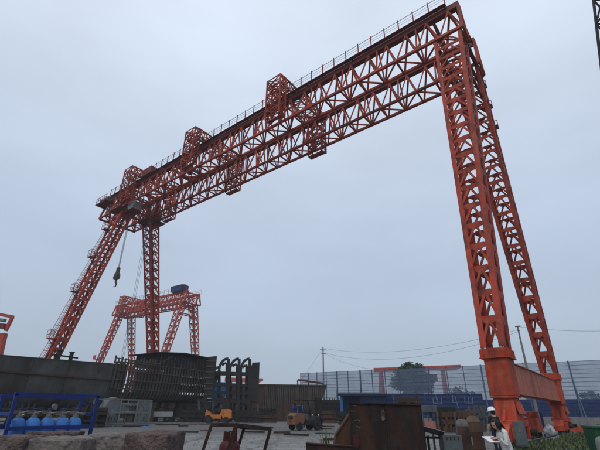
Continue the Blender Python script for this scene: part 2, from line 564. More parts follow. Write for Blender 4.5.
def bogies(root, g, y, zb, mt, detail=True, small=False):
    """two wheel trucks under one end of the sill, along the rail"""
    for k in (-1, 1):
        yc = y + k * 1.25
        m = MB()
        m.prism([(g - .3, yc - .95, .3), (g - .3, yc - .95, .62), (g - .3, yc - .35, .98), (g - .3, yc + .35, .98), (g - .3, yc + .95, .62), (g - .3, yc + .95, .3)], (.6, 0, 0))
        m.box((g - .42, yc + .1, .62), (.22, .5, .45))
        bo = m.build('bogie', mt, root, bevel=0.02)
        if detail:
            for j in (-1, 1):
                wm = MB().lathe([(.09, -.13), (.3, -.13), (.34, -.09), (.34, .09), (.3, .13), (.09, .13)], 18, (g, yc + j * .55, .355), (1, 0, 0))
                wm.build('wheel', M['dark_steel'], bo, smooth=True)
            MB().tube((g - .52, yc + .1, .6), (g - .8, yc + .1, .6), .13, 12).build('drive_motor', M['dark_steel'], bo, smooth=True)

def sill(root, g, P, mt, mlow, detail=True):
    w, zs, hs = P['w'], P['zs'], P['hs']
    wd = 0.62
    m = MB()
    m.span((g - wd / 2, -w - .1, zs - hs), (g + wd / 2, w + .1, zs))
    m.span((g - wd / 2 - .08, -w - .1, zs), (g + wd / 2 + .08, w + .1, zs + .04))
    m.span((g - wd / 2 - .08, -w - .1, zs - hs - .04), (g + wd / 2 + .08, w + .1, zs - hs))
    sb = m.build('sill_beam', mt, root)
    for s in (-1, 1):
        y = s * w
        m = MB()
        # head box under the leg, flared collar, then the leg that narrows to the bogies
        zb, zm = zs - hs - .14, 1.0
        m.prism([(g - .5, y - .64, zb), (g - .5, y + .64, zb), (g - .54, y + .7, zs + .1), (g - .54, y - .7, zs + .1)], (1.04, 0, 0))
        m.span((g - .66, y - .82, zs + .1), (g + .66, y + .82, zs + .15))
        m.span((g - .59, y - .75, zs + .15), (g + .59, y + .75, zs + .56))
        for k in range(6):
            yy = y - .66 + k * .264
            for xs in (-.62, .62):
                m.box((g + xs, yy, zs + .34), (.06, .03, .36))
        for k in range(5):
            xx = g - .5 + k * .24
            for ys in (-.78, .78):
                m.box((xx, y + ys, zs + .34), (.03, .06, .36))
        hd = m.build('leg_head', mlow, root, bevel=0.012 if detail else 0)
        m = MB()
        m.prism([(g - .44, y - .52, zb - .001), (g - .44, y + .52, zb - .001), (g - .44, y + .74, zm), (g - .44, y - .74, zm)], (.88, 0, 0))
        m.span((g - .53, y - .67, zb - .10), (g + .53, y + .67, zb - .03))
        m.span((g - .5, y - 1.2, zm - .12), (g + .5, y + 1.2, zm + .12))
        for k in (-1, 1):
            m.prism([(g - .06, y + k * .6, zm + .1), (g - .06, y + k * 1.25, zm + .1), (g - .06, y + k * .72, zm + .62)], (.12, 0, 0))
        m.prism([(g - .5, y - .45, zb - .25), (g - .5, y + .45, zb - .25), (g - .62, y + .5, zb - .75), (g - .62, y - .5, zb - .75)], (.1, 0, 0))
        m.build('leg_foot', mlow, root, bevel=0.012 if detail else 0)
        bogies(root, g, y, zb, mlow, detail)

def stair_run(root, pts, out, mt):
    """caged ladder and landings up the outside of a leg: pts low to high, out = unit vector away from the leg"""
    for i, (p, q) in enumerate(zip(pts[:-1], pts[1:])):
        p, q = V(p), V(q)
        m = MB()
        o = V(out)
        side = (q - p).cross(o).normalized()
        a, b = p + o * .55, q + o * .2
        m.bar(a + side * .28, b + side * .28, .05)
        m.bar(a - side * .28, b - side * .28, .05)
        n = max(4, int((b - a).length / .3))
        for k in range(1, n):
            c = a.lerp(b, k / n)
            m.bar(c - side * .28, c + side * .28, .03)
            if k % 3 == 0:
                e = o * .5
                m.path([c - side * .28, c - side * .3 + e * .7, c + e, c + side * .3 + e * .7, c + side * .28], .016, 4)
        for e in (-.3, 0, .3):
            m.bar(a + side * e + o * .5 * (1 if e == 0 else .7), b + side * e + o * .5 * (1 if e == 0 else .7), .025)
        m.build('ladder', mt, root)
        # landing
        m = MB()
        c = q + o * .5
        m.bar(c - side * .5, c + side * .5, 1.0, .08)
        m.bar(q - V((0, 0, 1.0)), c + o * .4, .08)
        for s in (-.5, .5):
            for e in (-.4, .05, .5):
                m.bar(c + side * s + o * e, c + side * s + o * e + V((0, 0, 1.1)), .04)
            for h in (.55, 1.1):
                m.bar(c + side * s - o * .4 + V((0, 0, h)), c + side * s + o * .5 + V((0, 0, h)), .045)
        for h in (.55, 1.1):
            m.bar(c - side * .5 + o * .5 + V((0, 0, h)), c + side * .5 + o * .5 + V((0, 0, h)), .045)
        m.build('landing', mt, root)

TH = R(38.142)
def gantry(name, loc, th, P, mt, mtop, mlow, msill, label, detail):
    root = thing(name, (loc[0], loc[1], 0), math.pi - th, label, 'gantry crane')
    S, a, b, Zt, Zb, w, zs = (P[k] for k in ('S', 'a', 'b', 'Zt', 'Zb', 'w', 'zs'))
    girder(root, a, P, mt, mtop, detail, 1)
    girder(root, -a, P, mt, mtop, detail, -1)
    # cross ties between the girders at both ends and over the legs
    for x in (.3, P['gn'] + 1.1, P['gf'] - 1.2, P['gf'] + 1.2, S - .2):
        m = MB()
        for z in (Zb - .18,):
            m.bar((x, -a - b, z), (x, a + b, z), .3, .3)
        m.bar((x, -a, Zt - .3), (x, a, Zt - .3), .25, .3)
        m.bar((x, -a + b, Zb), (x, a, Zt - .4), .12)
        m.bar((x, a - b, Zb), (x, -a, Zt - .4), .12)
        m.build('cross_tie', mtop, root)
    for g, near in ((P['gn'], True), (P['gf'], False)):
        for s in (1, -1):
            lattice_leg(root, (g, s * w, zs + .6), P['lb'], (g, s * (a - .05), Zb - .1), P['lt'], P['nl'], mt,
                        P['lc'], P['lbr'], ('f', 'l') if (near and detail) else ())
        sill(root, g, P, msill, mlow, detail and near)
        # braces between the two legs high up
        if not near:
            continue
        m = MB()
        for fr in (.88, .95):
            z = zs + (Zb - zs) * fr
            yy = w + (a - w) * fr
            m.bar((g - .8, -yy, z), (g - .8, yy, z), .2, .26)
            m.bar((g + .8, -yy, z), (g + .8, yy, z), .2, .26)
        m.build('leg_tie', mtop, root)
    return root

PM = dict(S=61.7, a=2.43, b=.93, Zt=34.94, Zb=31.22, w=8.13, zs=3.65, hs=1.38, gn=1.4, gf=55.0, n=30, top=(.58, .64), chord=.25, br=.165,
          lb=(1.08, 1.3), lt=(2.35, 1.88), nl=19, lc=.28, lbr=.13, pc=.15)
crane = gantry('gantry_crane', (15.815, 25.501), TH, PM, M['crane'], M['crane_dark'], M['crane_low'], M['crane_sill'],
               'huge orange-red lattice gantry crane whose legs straddle the whole shipyard', True)
def main_crane_extras(root, P):
    a, b, Zt, Zb, S, w = (P[k] for k in ('a', 'b', 'Zt', 'Zb', 'S', 'w'))
    # walkway and handrail along the outer side of the near girder
    ym = a + .31 + .22
    m = MB()
    m.span((1.0, a + .32, Zt + .29), (S - 1.5, a + .75, Zt + .33))
    for i in range(31):
        x = 1.2 + i * 1.96
        m.prism([(x, a + .312, Zt + .27), (x, a + .72, Zt + .27), (x, a + .312, Zt + .02)], (.05, 0, 0))
    wk = m.build('walkway', M['crane_dark'], root)
    z0 = Zt + .33
    for h, r in ((1.12, .028), (.75, .014), (.45, .014)):
        MB().tube((1.0, a + .73, z0 + h), (S - 1.5, a + .73, z0 + h), r, 6).build('handrail', M['galv_dark'], wk)
    for i in range(40):
        x = 1.0 + i * 1.515
        unit_bar('post', M['crane'], wk, (x, a + .73, z0 - .02), (x, a + .73, z0 + 1.3), .09)
    for x in (19.6, 35.2):
        portal(root, x, x + 2.1, P, M['crane'])
    portal(root, 51.2, 53.4, P, M['crane'])
    # machinery house on the walkway and the far end platform
    m = MB().box((49.0, a + .1, Zt + 1.0), (2.6, 1.5, 1.25))
    m.build('machinery_house', M['crane_dark'], root, bevel=.03)
    m = MB()
    m.box((S - 1.6, a + 1.3, Zb + 2.2), (3.6, 1.5, .14))
    for i in range(6):
        x = S - 3.3 + i * .68
        m.box((x, a + 2.0, Zb + 2.8), (.06, .06, 1.15))
    for h in (.55, 1.1):
        m.box((S - 1.6, a + 2.0, Zb + 2.27 + h), (3.5, .045, .045))
    m.bar((S - .2, a, Zb + 2.1), (S - .2, a + 2.0, Zb + 2.1), .16)
    m.bar((S - 3.0, a, Zb + 2.1), (S - 3.0, a + 2.0, Zb + 2.1), .16)
    m.build('end_platform', M['crane_dark'], root)
    m = MB()
    for k in range(3):
        m.box((S - 2.7 + k * 1.05, a + 1.3, Zb + 2.72), (.7, .6, .9))
    m.build('electrical_boxes', M['galv_dark'], root, bevel=.03)
    # solid end plate of the girder over the far legs
    m = MB()
    for yy in (a, -a):
        for x in (P['gf'] - 1.3, P['gf'] + 1.3):
            m.prism([(x, yy - b, Zb + .12), (x, yy + b, Zb + .12), (x, yy + .25, Zt - .36), (x, yy - .25, Zt - .36)], (.06, 0, 0))
        m.span((P['gf'] - 1.35, yy - b - .05, Zb - .3), (P['gf'] + 1.35, yy + b + .05, Zb - .14))
    m.build('leg_saddle', M['crane_dark'], root)
    # platform collar round the top of the far legs
    m = MB()
    for s in (1, -1):
        y = s * (a + .12)
        m.span((P['gf'] - 1.8, y - 1.7, Zb - .62), (P['gf'] + 1.8, y + 1.7, Zb - .5))
    m.build('leg_platform', M['crane_dark'], root)
    # operator's cab under the near girder
    c = V((51.0, a + .5, Zb - 1.0))
    m = MB()
    m.prism([c + V((-.8, -.65, -.6)), c + V((.6, -.65, -.6)), c + V((.9, -.65, -.1)), c + V((.9, -.65, .7)), c + V((-.8, -.65, .7))], (0, 1.3, 0))
    cab = m.build('operator_cab', M['cabgrey'], root, bevel=.03)
    for k in range(3):
        MB().box(c + V((-.5 + k * .5, .653, .2)), (.4, .02, .6)).build('window', M['glass'], cab)
    MB().box(c + V((0, 0, -.69)), (2.0, 1.6, .1)).build('cab_floor', M['crane_dark'], cab)
    # trolley between the girders with its drum, the falls of rope and the hook
    m = MB()
    for s in (-1, 1):
        m.box((43.5, s * a * .98, Zt + .62), (3.4, .5, .35))
    m.box((42.2, 0, Zt + .7), (.35, 2 * a, .4))
    m.box((44.8, 0, Zt + .7), (.35, 2 * a, .4))
    tr = m.build('trolley', M['crane_dark'], root)
    MB().tube((43.5, -1.3, Zt + .95), (43.5, 1.3, Zt + .95), .45, 16).build('hoist_drum', M['dark_steel'], tr, smooth=True)
    return root
main_crane_extras(crane, PM)
def crane_local(root, p):
    th = root.rotation_euler.z
    p = V(p) - root.location
    return V((p.x * math.cos(th) + p.y * math.sin(th), -p.x * math.sin(th) + p.y * math.cos(th), p.z))
def hook_block(root, x, y, zt, zh, sp):
    m = MB()
    for dx in (-sp, -sp * .3, sp * .3, sp):
        m.tube((x + dx, y, zt), (x + dx * .55, y, zh + .6), .022, 5)
    rp_ = m.build('hoist_rope', M['rope'], root)
    m = MB()
    m.box((x, y, zh + .9), (.5, .4, .9))
    m.lathe([(.05, -.3), (.5, -.28), (.56, 0), (.5, .28), (.05, .3)], 16, (x, y, zh), (0, 1, 0))
    m.box((x, y, zh - .35), (.85, .5, .5), taper=1.3)
    m.tube((x, y, zh - .6), (x, y, zh - 1.1), .14, 10)
    pts = []
    for k in range(12):
        t = math.pi * .5 + k / 11 * math.pi * 1.35
        pts.append(V((x + .34 * math.cos(t), y, zh - 1.42 + .34 * math.sin(t))))
    for i, (p, q) in enumerate(zip(pts[:-1], pts[1:])):
        m.tube(p, q, .13 - .007 * i, 8)
    m.build('hook_block', M['hook'], root, smooth=True)
hook_block(crane, 55.6, 1.1, PM['Zb'] + 3, 20.3, .35)
m = MB()
for dx in (-.5, 0, .5):
    m.tube((51.2 + dx, 0, PM['Zb'] + 3), (51.2 + dx * .6, 0, 5.0), .02, 5)
m.build('hoist_rope', M['rope'], crane)
MB().box((51.2, 0, 4.6), (.7, .5, 1.0)).build('lower_block', M['hook'], crane, bevel=.05)
# ladders and landings outside the far left leg, small landings on the near right-hand legs
wv, av, zs_, Zb_ = PM['w'], PM['a'], PM['zs'], PM['Zb']
def leg_pt(g, s, f):
    return V((g, s * (wv + (av - wv) * f), zs_ + (Zb_ - zs_) * f))
pts = [leg_pt(PM['gf'], 1, f) + V((0, .8, 0)) for f in (0, .22, .46, .66, .84)]
stair_run(crane, pts, (0, 1, 0), M['crane'])
pts = [leg_pt(PM['gn'], -1, f) + V((-.7, -.5, 0)) for f in (.80, .88, .96)]
for p in pts:
    m = MB()
    m.box(p + V((-.1, -.55, 0)), (.9, .7, .1))
    for e in (-.42, .42):
        m.box(p + V((-.1 + e, -.87, .5)), (.05, .05, 1.0))
    m.box(p + V((-.1, -.87, 1.0)), (.85, .05, .05))
    m.box(p + V((-.1, -.87, .5)), (.85, .04, .04))
    m.box(p + V((.1, -.6, .25)), (.35, .3, .4))
    m.build('landing', M['crane'], crane)

# second crane beyond the ship sections
P2 = dict(S=35.2, a=2.2, b=.9, Zt=32.6, Zb=29.6, w=8.0, zs=3.4, hs=1.3, gn=2.2, gf=32.2, n=20, top=(.6, .6), chord=.26, br=.17,
          lb=(1.2, 1.3), lt=(2.3, 1.8), nl=15, lc=.3, lbr=.15, pc=.16)
crane2 = gantry('gantry_crane', (-31.04, 113.0), R(34), P2, M['far_crane'], M['far_crane'], M['far_crane'], M['far_crane'],
                'smaller hazy red gantry crane with a blue machine house, standing behind the ship sections', False)
m = MB()
m.box((4.0, 2.2, P2['Zt'] + 1.15), (4.8, 2.6, 1.7))
m.prism([(1.5, .8, P2['Zt'] + 2.0), (1.5, 3.6, P2['Zt'] + 2.0), (1.5, 2.2, P2['Zt'] + 2.3)], (5.0, 0, 0))
m.build('machine_house', M['bluewall'], crane2)
m = MB()
for y in (P2['a'] + .7, -P2['a'] - .7):
    for h in (.6, 1.15):
        m.bar((0, y, P2['Zt'] + .4 + h), (P2['S'], y, P2['Zt'] + .4 + h), .05)
    for i in range(18):
        m.bar((i * 2, y, P2['Zt'] + .2), (i * 2, y, P2['Zt'] + 1.6), .07)
m.build('handrail', M['far_crane'], crane2)
portal(crane2, 28.4, 30.6, P2, M['far_crane'])
m = MB()
for yy in (P2['w'] - 1.2, P2['w'] - 2.6):
    f = (P2['w'] - yy) / (P2['w'] - P2['a'])
    z = P2['zs'] + (P2['Zb'] - P2['zs']) * f
    m.box((P2['gf'], yy + 1.4, z), (1.4, 1.6, .12))
    m.box((P2['gf'], yy + 2.1, z + .55), (1.4, .06, 1.1))
m.build('landing', M['far_crane'], crane2)
# rails of the big crane
for g in (PM['gn'], PM['gf']):
    rl = thing('crane_rail', crane.location, crane.rotation_euler.z,
               'steel crane rail on a low concrete strip under the near right legs' if g < 9 else 'steel crane rail on a concrete strip beyond the ship under the far legs', 'rail')
    MB().span((g - .4, -60, .004), (g + .4, 30 if g < 9 else 14, .07)).build('rail_base', M['concrete'], rl)
    MB().span((g - .04, -60, .07), (g + .04, 30 if g < 9 else 14, .13)).build('rail', M['dark_steel'], rl)
# plain red portal crane beyond the wind screen
def box_crane(name, p, q, z, legs, label, mt, lw=1.2, bh=1.3, over=None):
    root = thing(name, (p.x, p.y, 0), math.atan2(q.y - p.y, q.x - p.x), label, 'portal crane')
    L = (q - p).length
    MB().prism([(0, -.5, z - bh), (L - 1.5, -.5, z - bh), (L, -.5, z - .6 * bh), (L, -.5, z), (0, -.5, z)], (0, 1.0, 0)).build('girder', mt, root)
    for i, x in enumerate(legs):
        m = MB()
        for s in (-1, 1):
            m.bar((x, s * 2.6, .2), (x, s * .45, z - bh + .05), lw, lw * .8, up=V((1, 0, 0)))
        m.bar((x, -2.4, 1.2), (x, 2.4, 1.2), .5, .6)
        m.build('leg', mt, root)
    return root
bp, bq = GP(374, 370, 14), GP(461, 367, 14)
bc = box_crane('portal_crane', V((bp.x, bp.y, 0)), V((bq.x, bq.y, 0)), 14.6, (2.2, (bq - bp).length * .8),
               'plain red portal crane with a long flat beam, seen through the wind screen', M['far_crane'], 1.2)
lx = (bq - bp).length * .8
MB().box((lx - 2.6, -1.2, 11.0), (1.6, 1.5, 2.0)).build('cab', M['crane_dark'], bc, bevel=.05)
# part of another crane at the left edge of the view
root4 = thing('portal_crane', (0, 0, 0), 0, 'cut-off red crane leg with a bracket at the left edge, behind the grey hull', 'portal crane')
Y4 = 70
q0, q1, q2 = AT(4.5, 330, Y4), AT(3.0, 357, Y4), AT(12.5, 317, Y4)
root4.location = (q1.x, Y4, 0)
def l4(p): return p - root4.location
m = MB()
m.bar((l4(q1).x, 0, .2), (l4(q0).x, 0, l4(q0).z - .6), .95, 1.0, up=V((0, 1, 0)))
m.build('leg', M['far_crane'], root4)
m = MB()
e0, e1 = l4(AT(5.5, 331, Y4)), l4(q2)
m.bar(e0, e1, .5, .45, up=V((0, 1, 0)))
m.bar(e1 + V((.2, 0, 0)), l4(AT(-30, 309, Y4)), .5, .3, up=V((0, 1, 0)))
m.build('bracket', M['far_crane'], root4)
m = MB()
m.bar(l4(AT(6, 326.5, Y4)), l4(AT(-40, 322, Y4)), .8, 1.1, up=V((0, 1, 0)))
m.build('girder', M['crane_dark'], root4)
m = MB()
m.bar(l4(AT(5, 320.5, Y4)), l4(AT(-40, 316, Y4)), .5, .7, up=V((0, 1, 0)))
m.build('walkway', M['cabgrey'], root4)
m = MB()
m.bar((l4(AT(-60, 320, Y4)).x, 0, .2), (l4(AT(-60, 320, Y4)).x, 0, l4(AT(-60, 322, Y4)).z), .95, 1.0, up=V((0, 1, 0)))
m.build('leg', M['far_crane'], root4)
# ------------------------------------------------------------------ ground
def ground_mat():
    m = bpy.data.materials.new('yard_ground')
    m.use_nodes = True
    t = m.node_tree
    b = t.nodes['Principled BSDF']
    N, L = t.nodes.new, t.links.new
    geo = N('ShaderNodeNewGeometry')
    def noise(scale, detail, rough=.6, stretch=None):
        n = N('ShaderNodeTexNoise')
        n.inputs['Scale'].default_value = scale
        n.inputs['Detail'].default_value = detail
        n.inputs['Roughness'].default_value = rough
        if stretch:
            mp = N('ShaderNodeMapping')
            mp.inputs['Scale'].default_value = stretch
            L(geo.outputs['Position'], mp.inputs[0])
            L(mp.outputs[0], n.inputs['Vector'])
        else:
            L(geo.outputs['Position'], n.inputs['Vector'])
        return n.outputs[0]
    def ramp(src, stops):
        r = N('ShaderNodeValToRGB')
        r.color_ramp.elements[0].position, r.color_ramp.elements[0].color = stops[0][0], (*stops[0][1], 1)
        r.color_ramp.elements[1].position, r.color_ramp.elements[1].color = stops[-1][0], (*stops[-1][1], 1)
        for p, c in stops[1:-1]:
            e = r.color_ramp.elements.new(p)
            e.color = (*c, 1)
        L(src, r.inputs[0])
        return r.outputs[0]
    def mixc(f, a, c2):
        mx = N('ShaderNodeMix')
        mx.data_type = 'RGBA'
        L(f, mx.inputs[0])
        L(a, mx.inputs[6])
        if isinstance(c2, tuple):
            mx.inputs[7].default_value = (*c2, 1)
        else:
            L(c2, mx.inputs[7])
        return mx.outputs[2]
    base = ramp(noise(.5, 9, .7), [(.25, (.13, .126, .12)), (.55, (.215, .21, .2)), (.75, (.29, .283, .268))])
    wet = ramp(noise(.16, 9, .68), [(.5, (0, 0, 0)), (.68, (.8, .8, .8))])
    c = mixc(wet, base, (.075, .07, .064))
    rusty = ramp(noise(.7, 8, .7), [(.55, (0, 0, 0)), (.75, (.6, .6, .6))])
    c = mixc(rusty, c, (.1, .07, .05))
    # beyond the swept apron the yard is oily dark earth
    sp = N('ShaderNodeSeparateXYZ')
    L(geo.outputs['Position'], sp.inputs[0])
    ad = N('ShaderNodeMath')
    ad.operation = 'MULTIPLY_ADD'
    L(noise(.12, 8, .65), ad.inputs[0])
    ad.inputs[1].default_value = 26.0
    L(sp.outputs['Y'], ad.inputs[2])
    mr = N('ShaderNodeMapRange')
    mr.inputs['From Min'].default_value = 36
    mr.inputs['From Max'].default_value = 46
    mr.inputs['To Max'].default_value = .85
    L(ad.outputs[0], mr.inputs[0])
    c = mixc(mr.outputs[0], c, (.085, .08, .073))
    grit = ramp(noise(9, 4), [(.62, (0, 0, 0)), (.68, (1, 1, 1))])
    c = mixc(grit, c, (.07, .068, .065))
    # cracks between old slabs and faint tyre tracks
    vo = N('ShaderNodeTexVoronoi')
    vo.feature = 'DISTANCE_TO_EDGE'
    vo.inputs['Scale'].default_value = .22
    wv = N('ShaderNodeVectorMath')
    wv.operation = 'MULTIPLY_ADD'
    nn = N('ShaderNodeTexNoise')
    nn.inputs['Scale'].default_value = .8
    nn.inputs['Detail'].default_value = 6
    L(geo.outputs['Position'], nn.inputs['Vector'])
    L(nn.outputs['Color'], wv.inputs[0])
    wv.inputs[1].default_value = (1.2, 1.2, 0)
    L(geo.outputs['Position'], wv.inputs[2])
    L(wv.outputs[0], vo.inputs['Vector'])
    crk = ramp(vo.outputs[0], [(.004, (.8, .8, .8)), (.014, (0, 0, 0))])
    c = mixc(crk, c, (.05, .047, .043))
    wt = N('ShaderNodeTexWave')
    wt.inputs['Scale'].default_value = .13
    wt.inputs['Distortion'].default_value = 9
    wt.inputs['Detail'].default_value = 2
    wt.inputs['Detail Scale'].default_value = .35
    L(geo.outputs['Position'], wt.inputs['Vector'])
    trk = ramp(wt.outputs[0], [(.9, (0, 0, 0)), (.97, (.45, .45, .45))])
    c = mixc(trk, c, (.08, .075, .068))
    L(c, b.inputs['Base Color'])
    b.inputs['Roughness'].default_value = .85
    bp = N('ShaderNodeBump')
    bp.inputs['Strength'].default_value = .5
    bp.inputs['Distance'].default_value = .12
    L(noise(2.2, 8), bp.inputs['Height'])
    L(bp.outputs[0], b.inputs['Normal'])
    return m
M['ground'] = ground_mat()
g = MB()
xs = [-3000, -600, -200, -80, -40, -20, 0, 20, 40, 80, 200, 600, 3000]
g.grid(lambda u, v: (xs[round(u * 12)], [-300, -20, 0, 20, 40, 60, 80, 120, 200, 500, 1200, 4000][round(v * 11)], 0), 12, 11)
gr = g.build('ground', M['ground'])
gr['kind'] = 'structure'

# ------------------------------------------------------------------ grey hull on the left
H0, H1 = V((-30.6, 24.0, 0)), V((-20.9, 50.3, 0))
hd = (H1 - H0)
HL = hd.length
hull = thing('ship_hull', H0, math.atan2(hd.y, hd.x), 'long dark grey ship hull with a rusty rubbing strake, on blocks at the left', 'ship')
# local: x along the side, y to the left (inboard), z up
def hz(s): return 5.0 + 1.27 * s                      # sheer line
def hsk(s): return 4.2 + .28 * s                      # rubbing strake
def hside(s, t):
    """t 0 at the bulwark, 1 at the turn of the bilge"""
    x = s * HL
    flare = .55 * (1 - s) ** 2
    if t < .34:
        z = hz(s) + (hsk(s) - hz(s)) * t / .34
        y = -.12 * (1 - t / .34) - flare * .2
    else:
        k = (t - .34) / .66
        z = hsk(s) - (hsk(s) - 1.15) * (1 - (1 - k) ** 1.6)
        y = .05 + 2.8 * k ** 2.6 + flare * k
    return V((x, y, z))
nx_, rows = 7, ((0.0, .325), (.345, .60), (.605, .80), (.805, 1.0))
for i in range(nx_):
    for r0, r1 in rows:
        s0, s1 = i / nx_ + .0009, (i + 1) / nx_ - .0009
        off = random.uniform(-.012, .012)
        m = MB()
        m.grid(lambda u, v: hside(s0 + (s1 - s0) * u, r0 + (r1 - r0) * v) + V((0, off + .018 * math.sin(u * math.pi) * math.sin(v * math.pi), 0)), 6, 6)
        pl = m.build('hull_plate', M['hull'], hull, smooth=True)
m = MB()
m.grid(lambda u, v: hside(u, v) + V((0, .06, 0)), 30, 12)
m.grid(lambda u, v: V((u * HL, 2.9 + 5 * v, 1.15)), 10, 2)
m.grid(lambda u, v: V((u * HL, .0 + 7.9 * v, hz(u) - .9)), 10, 2)
m.grid(lambda u, v: V((u * HL, 7.9, 1.15 + (hz(u) - 1.15) * v)), 10, 2)
for s in (0, 1):
    m.grid(lambda u, v: (lambda p: V((p.x, p.y + (7.9 - p.y) * u, p.z)))(hside(s, v)), 4, 10)
m.build('hull_shell', M['dark_steel'], hull)
m = MB()
N_ = 24
for i in range(N_):
    a, b = hside(i / N_, .335), hside((i + 1) / N_, .335)
    m.bar(a + V((0, -.06, 0)), b + V((0, -.06, 0)), .2, .16)
m.build('rubbing_strake', M['rust_brown'], hull)
m = MB()
for i in range(N_):
    a, b = hside(i / N_, 0), hside((i + 1) / N_, 0)
    m.bar(a + V((0, .05, .03)), b + V((0, .05, .03)), .26, .07)
m.build('bulwark_cap', M['hull'], hull)
def hull_s_for_u(u):
    best = None
    for k in range(400):
        s = k / 399
        p = hside(s, 0)
        th = hull.rotation_euler.z
        wp = V((H0.x + p.x * math.cos(th) - p.y * math.sin(th), H0.y + p.x * math.sin(th) + p.y * math.cos(th), p.z))
        q = wp - CAM
        uu = 300 + FPX * q.dot(RT) / q.dot(FW)
        if best is None or abs(uu - u) < best[0]:
            best = (abs(uu - u), s)
    return best[1]
sb = hull_s_for_u(68)
p = hside(sb, 0)
m = MB()
for dx in (-.75, .75):
    m.tube(p + V((dx, .6, -.6)), p + V((dx, .6, .95)), .2, 12)
    m.tube(p + V((dx, .6, .88)), p + V((dx, .6, .98)), .27, 12)
m.bar(p + V((-1.6, .6, .45)), p + V((1.6, .6, .45)), .14)
m.build('mooring_bitts', M['dark_steel'], hull)
for i, sx in enumerate((.35, .55, .75, .95)):
    m = MB()
    m.span((sx * HL - .5, 3.0, 0), (sx * HL + .5, 4.4, .75))
    m.span((sx * HL - .4, 3.05, .75), (sx * HL + .4, 4.3, 1.16))
    m.build('keel_block', M['wood'], hull)

# ------------------------------------------------------------------ ribbed ship section under construction
SO, SX = V((-21.3, 48.5, 0)), V((-12.9, 61.0, 0))
sd_ = SX - SO
SL = sd_.length
sec = thing('ship_section', SO, math.atan2(sd_.y, sd_.x), 'dark open ship section with bare ribs and a plated upper deck house', 'ship section')
m = MB()
prof = [(.0, 6.5), (.02, 5.2), (.1, 4.2), (.3, 3.2), (.62, 2.68), (1.3, 2.45)]
for (a, b) in zip(prof[:-1], prof[1:]):
    m.bar((0, a[0], a[1]), (0, b[0], b[1]), .07, .26, up=V((1, 0, 0)))
rib0 = m.build('rib', M['ribs'], sec)
nr = 33
for i in range(1, nr):
    x = i * SL / (nr - 1)
    mt_ = Matrix.Translation((x, random.uniform(-.04, .04), 0)) @ Matrix.Rotation(random.uniform(-.01, .01), 4, 'Z')
    link_copy(rib0, sec, mt_)
for z, y in ((6.5, 0), (5.55, 0), (4.55, .02), (3.6, .28)):
    unit_bar('stringer', M['ribs'], sec, (0, y - .1, z), (SL, y - .1, z), .16, .1)
# inner side of the shell, plated strakes with gaps at the open left end
for j, (z0, z1, x0) in enumerate(((5.65, 6.45, 7.0), (4.65, 5.5, 5.2), (3.65, 4.5, 3.6))):
    n = 5
    for i in range(n):
        a, b = x0 + (SL - x0) * i / n + .02, x0 + (SL - x0) * (i + 1) / n - .02
        yy = .22 + random.uniform(0, .03) + (.12 if j == 2 else 0)
        MB().span((a, yy, z0), (b, yy + .03, z1)).build('shell_plate', M['dark_steel'], sec)
m = MB()
m.grid(lambda u, v: V((2.6 + u * (SL - 2.6), .4 + 1.6 * v, 3.3 - .85 * v ** .5)), 2, 5)
m.build('bilge_plate', M['dark_steel'], sec, solid=.03)
MB().span((3.4, 2.0, 2.3), (SL, 6.2, 2.46)).build('bottom_plate', M['dark_steel'], sec)
m = MB()
for i in range(14):
    x = 3.4 + i * (SL - 3.4) / 13
    m.bar((x, 6.2, 2.4), (x, 6.2, 6.4 if i < 4 else 6.45), .09, .25, up=V((1, 0, 0)))
m.bar((3.4, 6.2, 4.4), (SL, 6.2, 4.4), .12)
m.bar((3.4, 6.2, 6.4), (SL, 6.2, 6.4), .12)
m.span((7.0, 6.3, 2.5), (SL, 6.34, 6.4))
m.build('far_side_frames', M['ribs'], sec)
# uneven stub posts of the open deck edge on the left
for i in range(14):
    x = -.2 + i * .45
    h = random.uniform(.25, .75)
    unit_bar('deck_stub', M['ribs'], sec, (x, .1 + .02 * i, 6.3), (x, .1 + .02 * i, 6.55 + h), .12, .16)
unit_bar('stringer', M['ribs'], sec, (-.3, .12, 6.9), (6.0, .12, 6.75), .08, .1)
unit_bar('stringer', M['ribs'], sec, (-.3, .12, 6.47), (6.0, .12, 6.47), .12, .12)
# plated house
xh = 6.0
MB().span((xh, .35, 6.55), (SL + .1, 5.2, 8.12)).build('deckhouse', M['dark_steel'], sec)
for i in range(16):
    x = xh + .3 + i * (SL - xh - .4) / 15
    unit_bar('stiffener', M['ribs'], sec, (x, .3, 6.6), (x, .3, 8.05), .06, .12)
m = MB()
m.prism([(xh - .9, -.55, 8.12), (xh + 3.4, -.55, 8.5), (SL + .5, -.55, 8.3), (SL + .5, -.55, 8.18), (xh + 3.4, -.55, 8.38), (xh - .9, -.55, 8.02)], (0, 6.2, 0))
m.build('deck_plate', M['dark_steel'], sec)
unit_bar('brace', M['galv_dark'], sec, (xh - .6, -.4, 6.6), (xh + 1.6, -.5, 7.9), .06)
for x in (4.0, 7.0, 10.0, 13.0):
    for y in (1.8, 4.6):
        m = MB()
        m.span((x - .35, y - .35, 0), (x + .35, y + .35, 1.6))
        m.span((x - .55, y - .45, 1.6), (x + .55, y + .45, 2.3))
        m.build('support_block', M['wood'], sec)

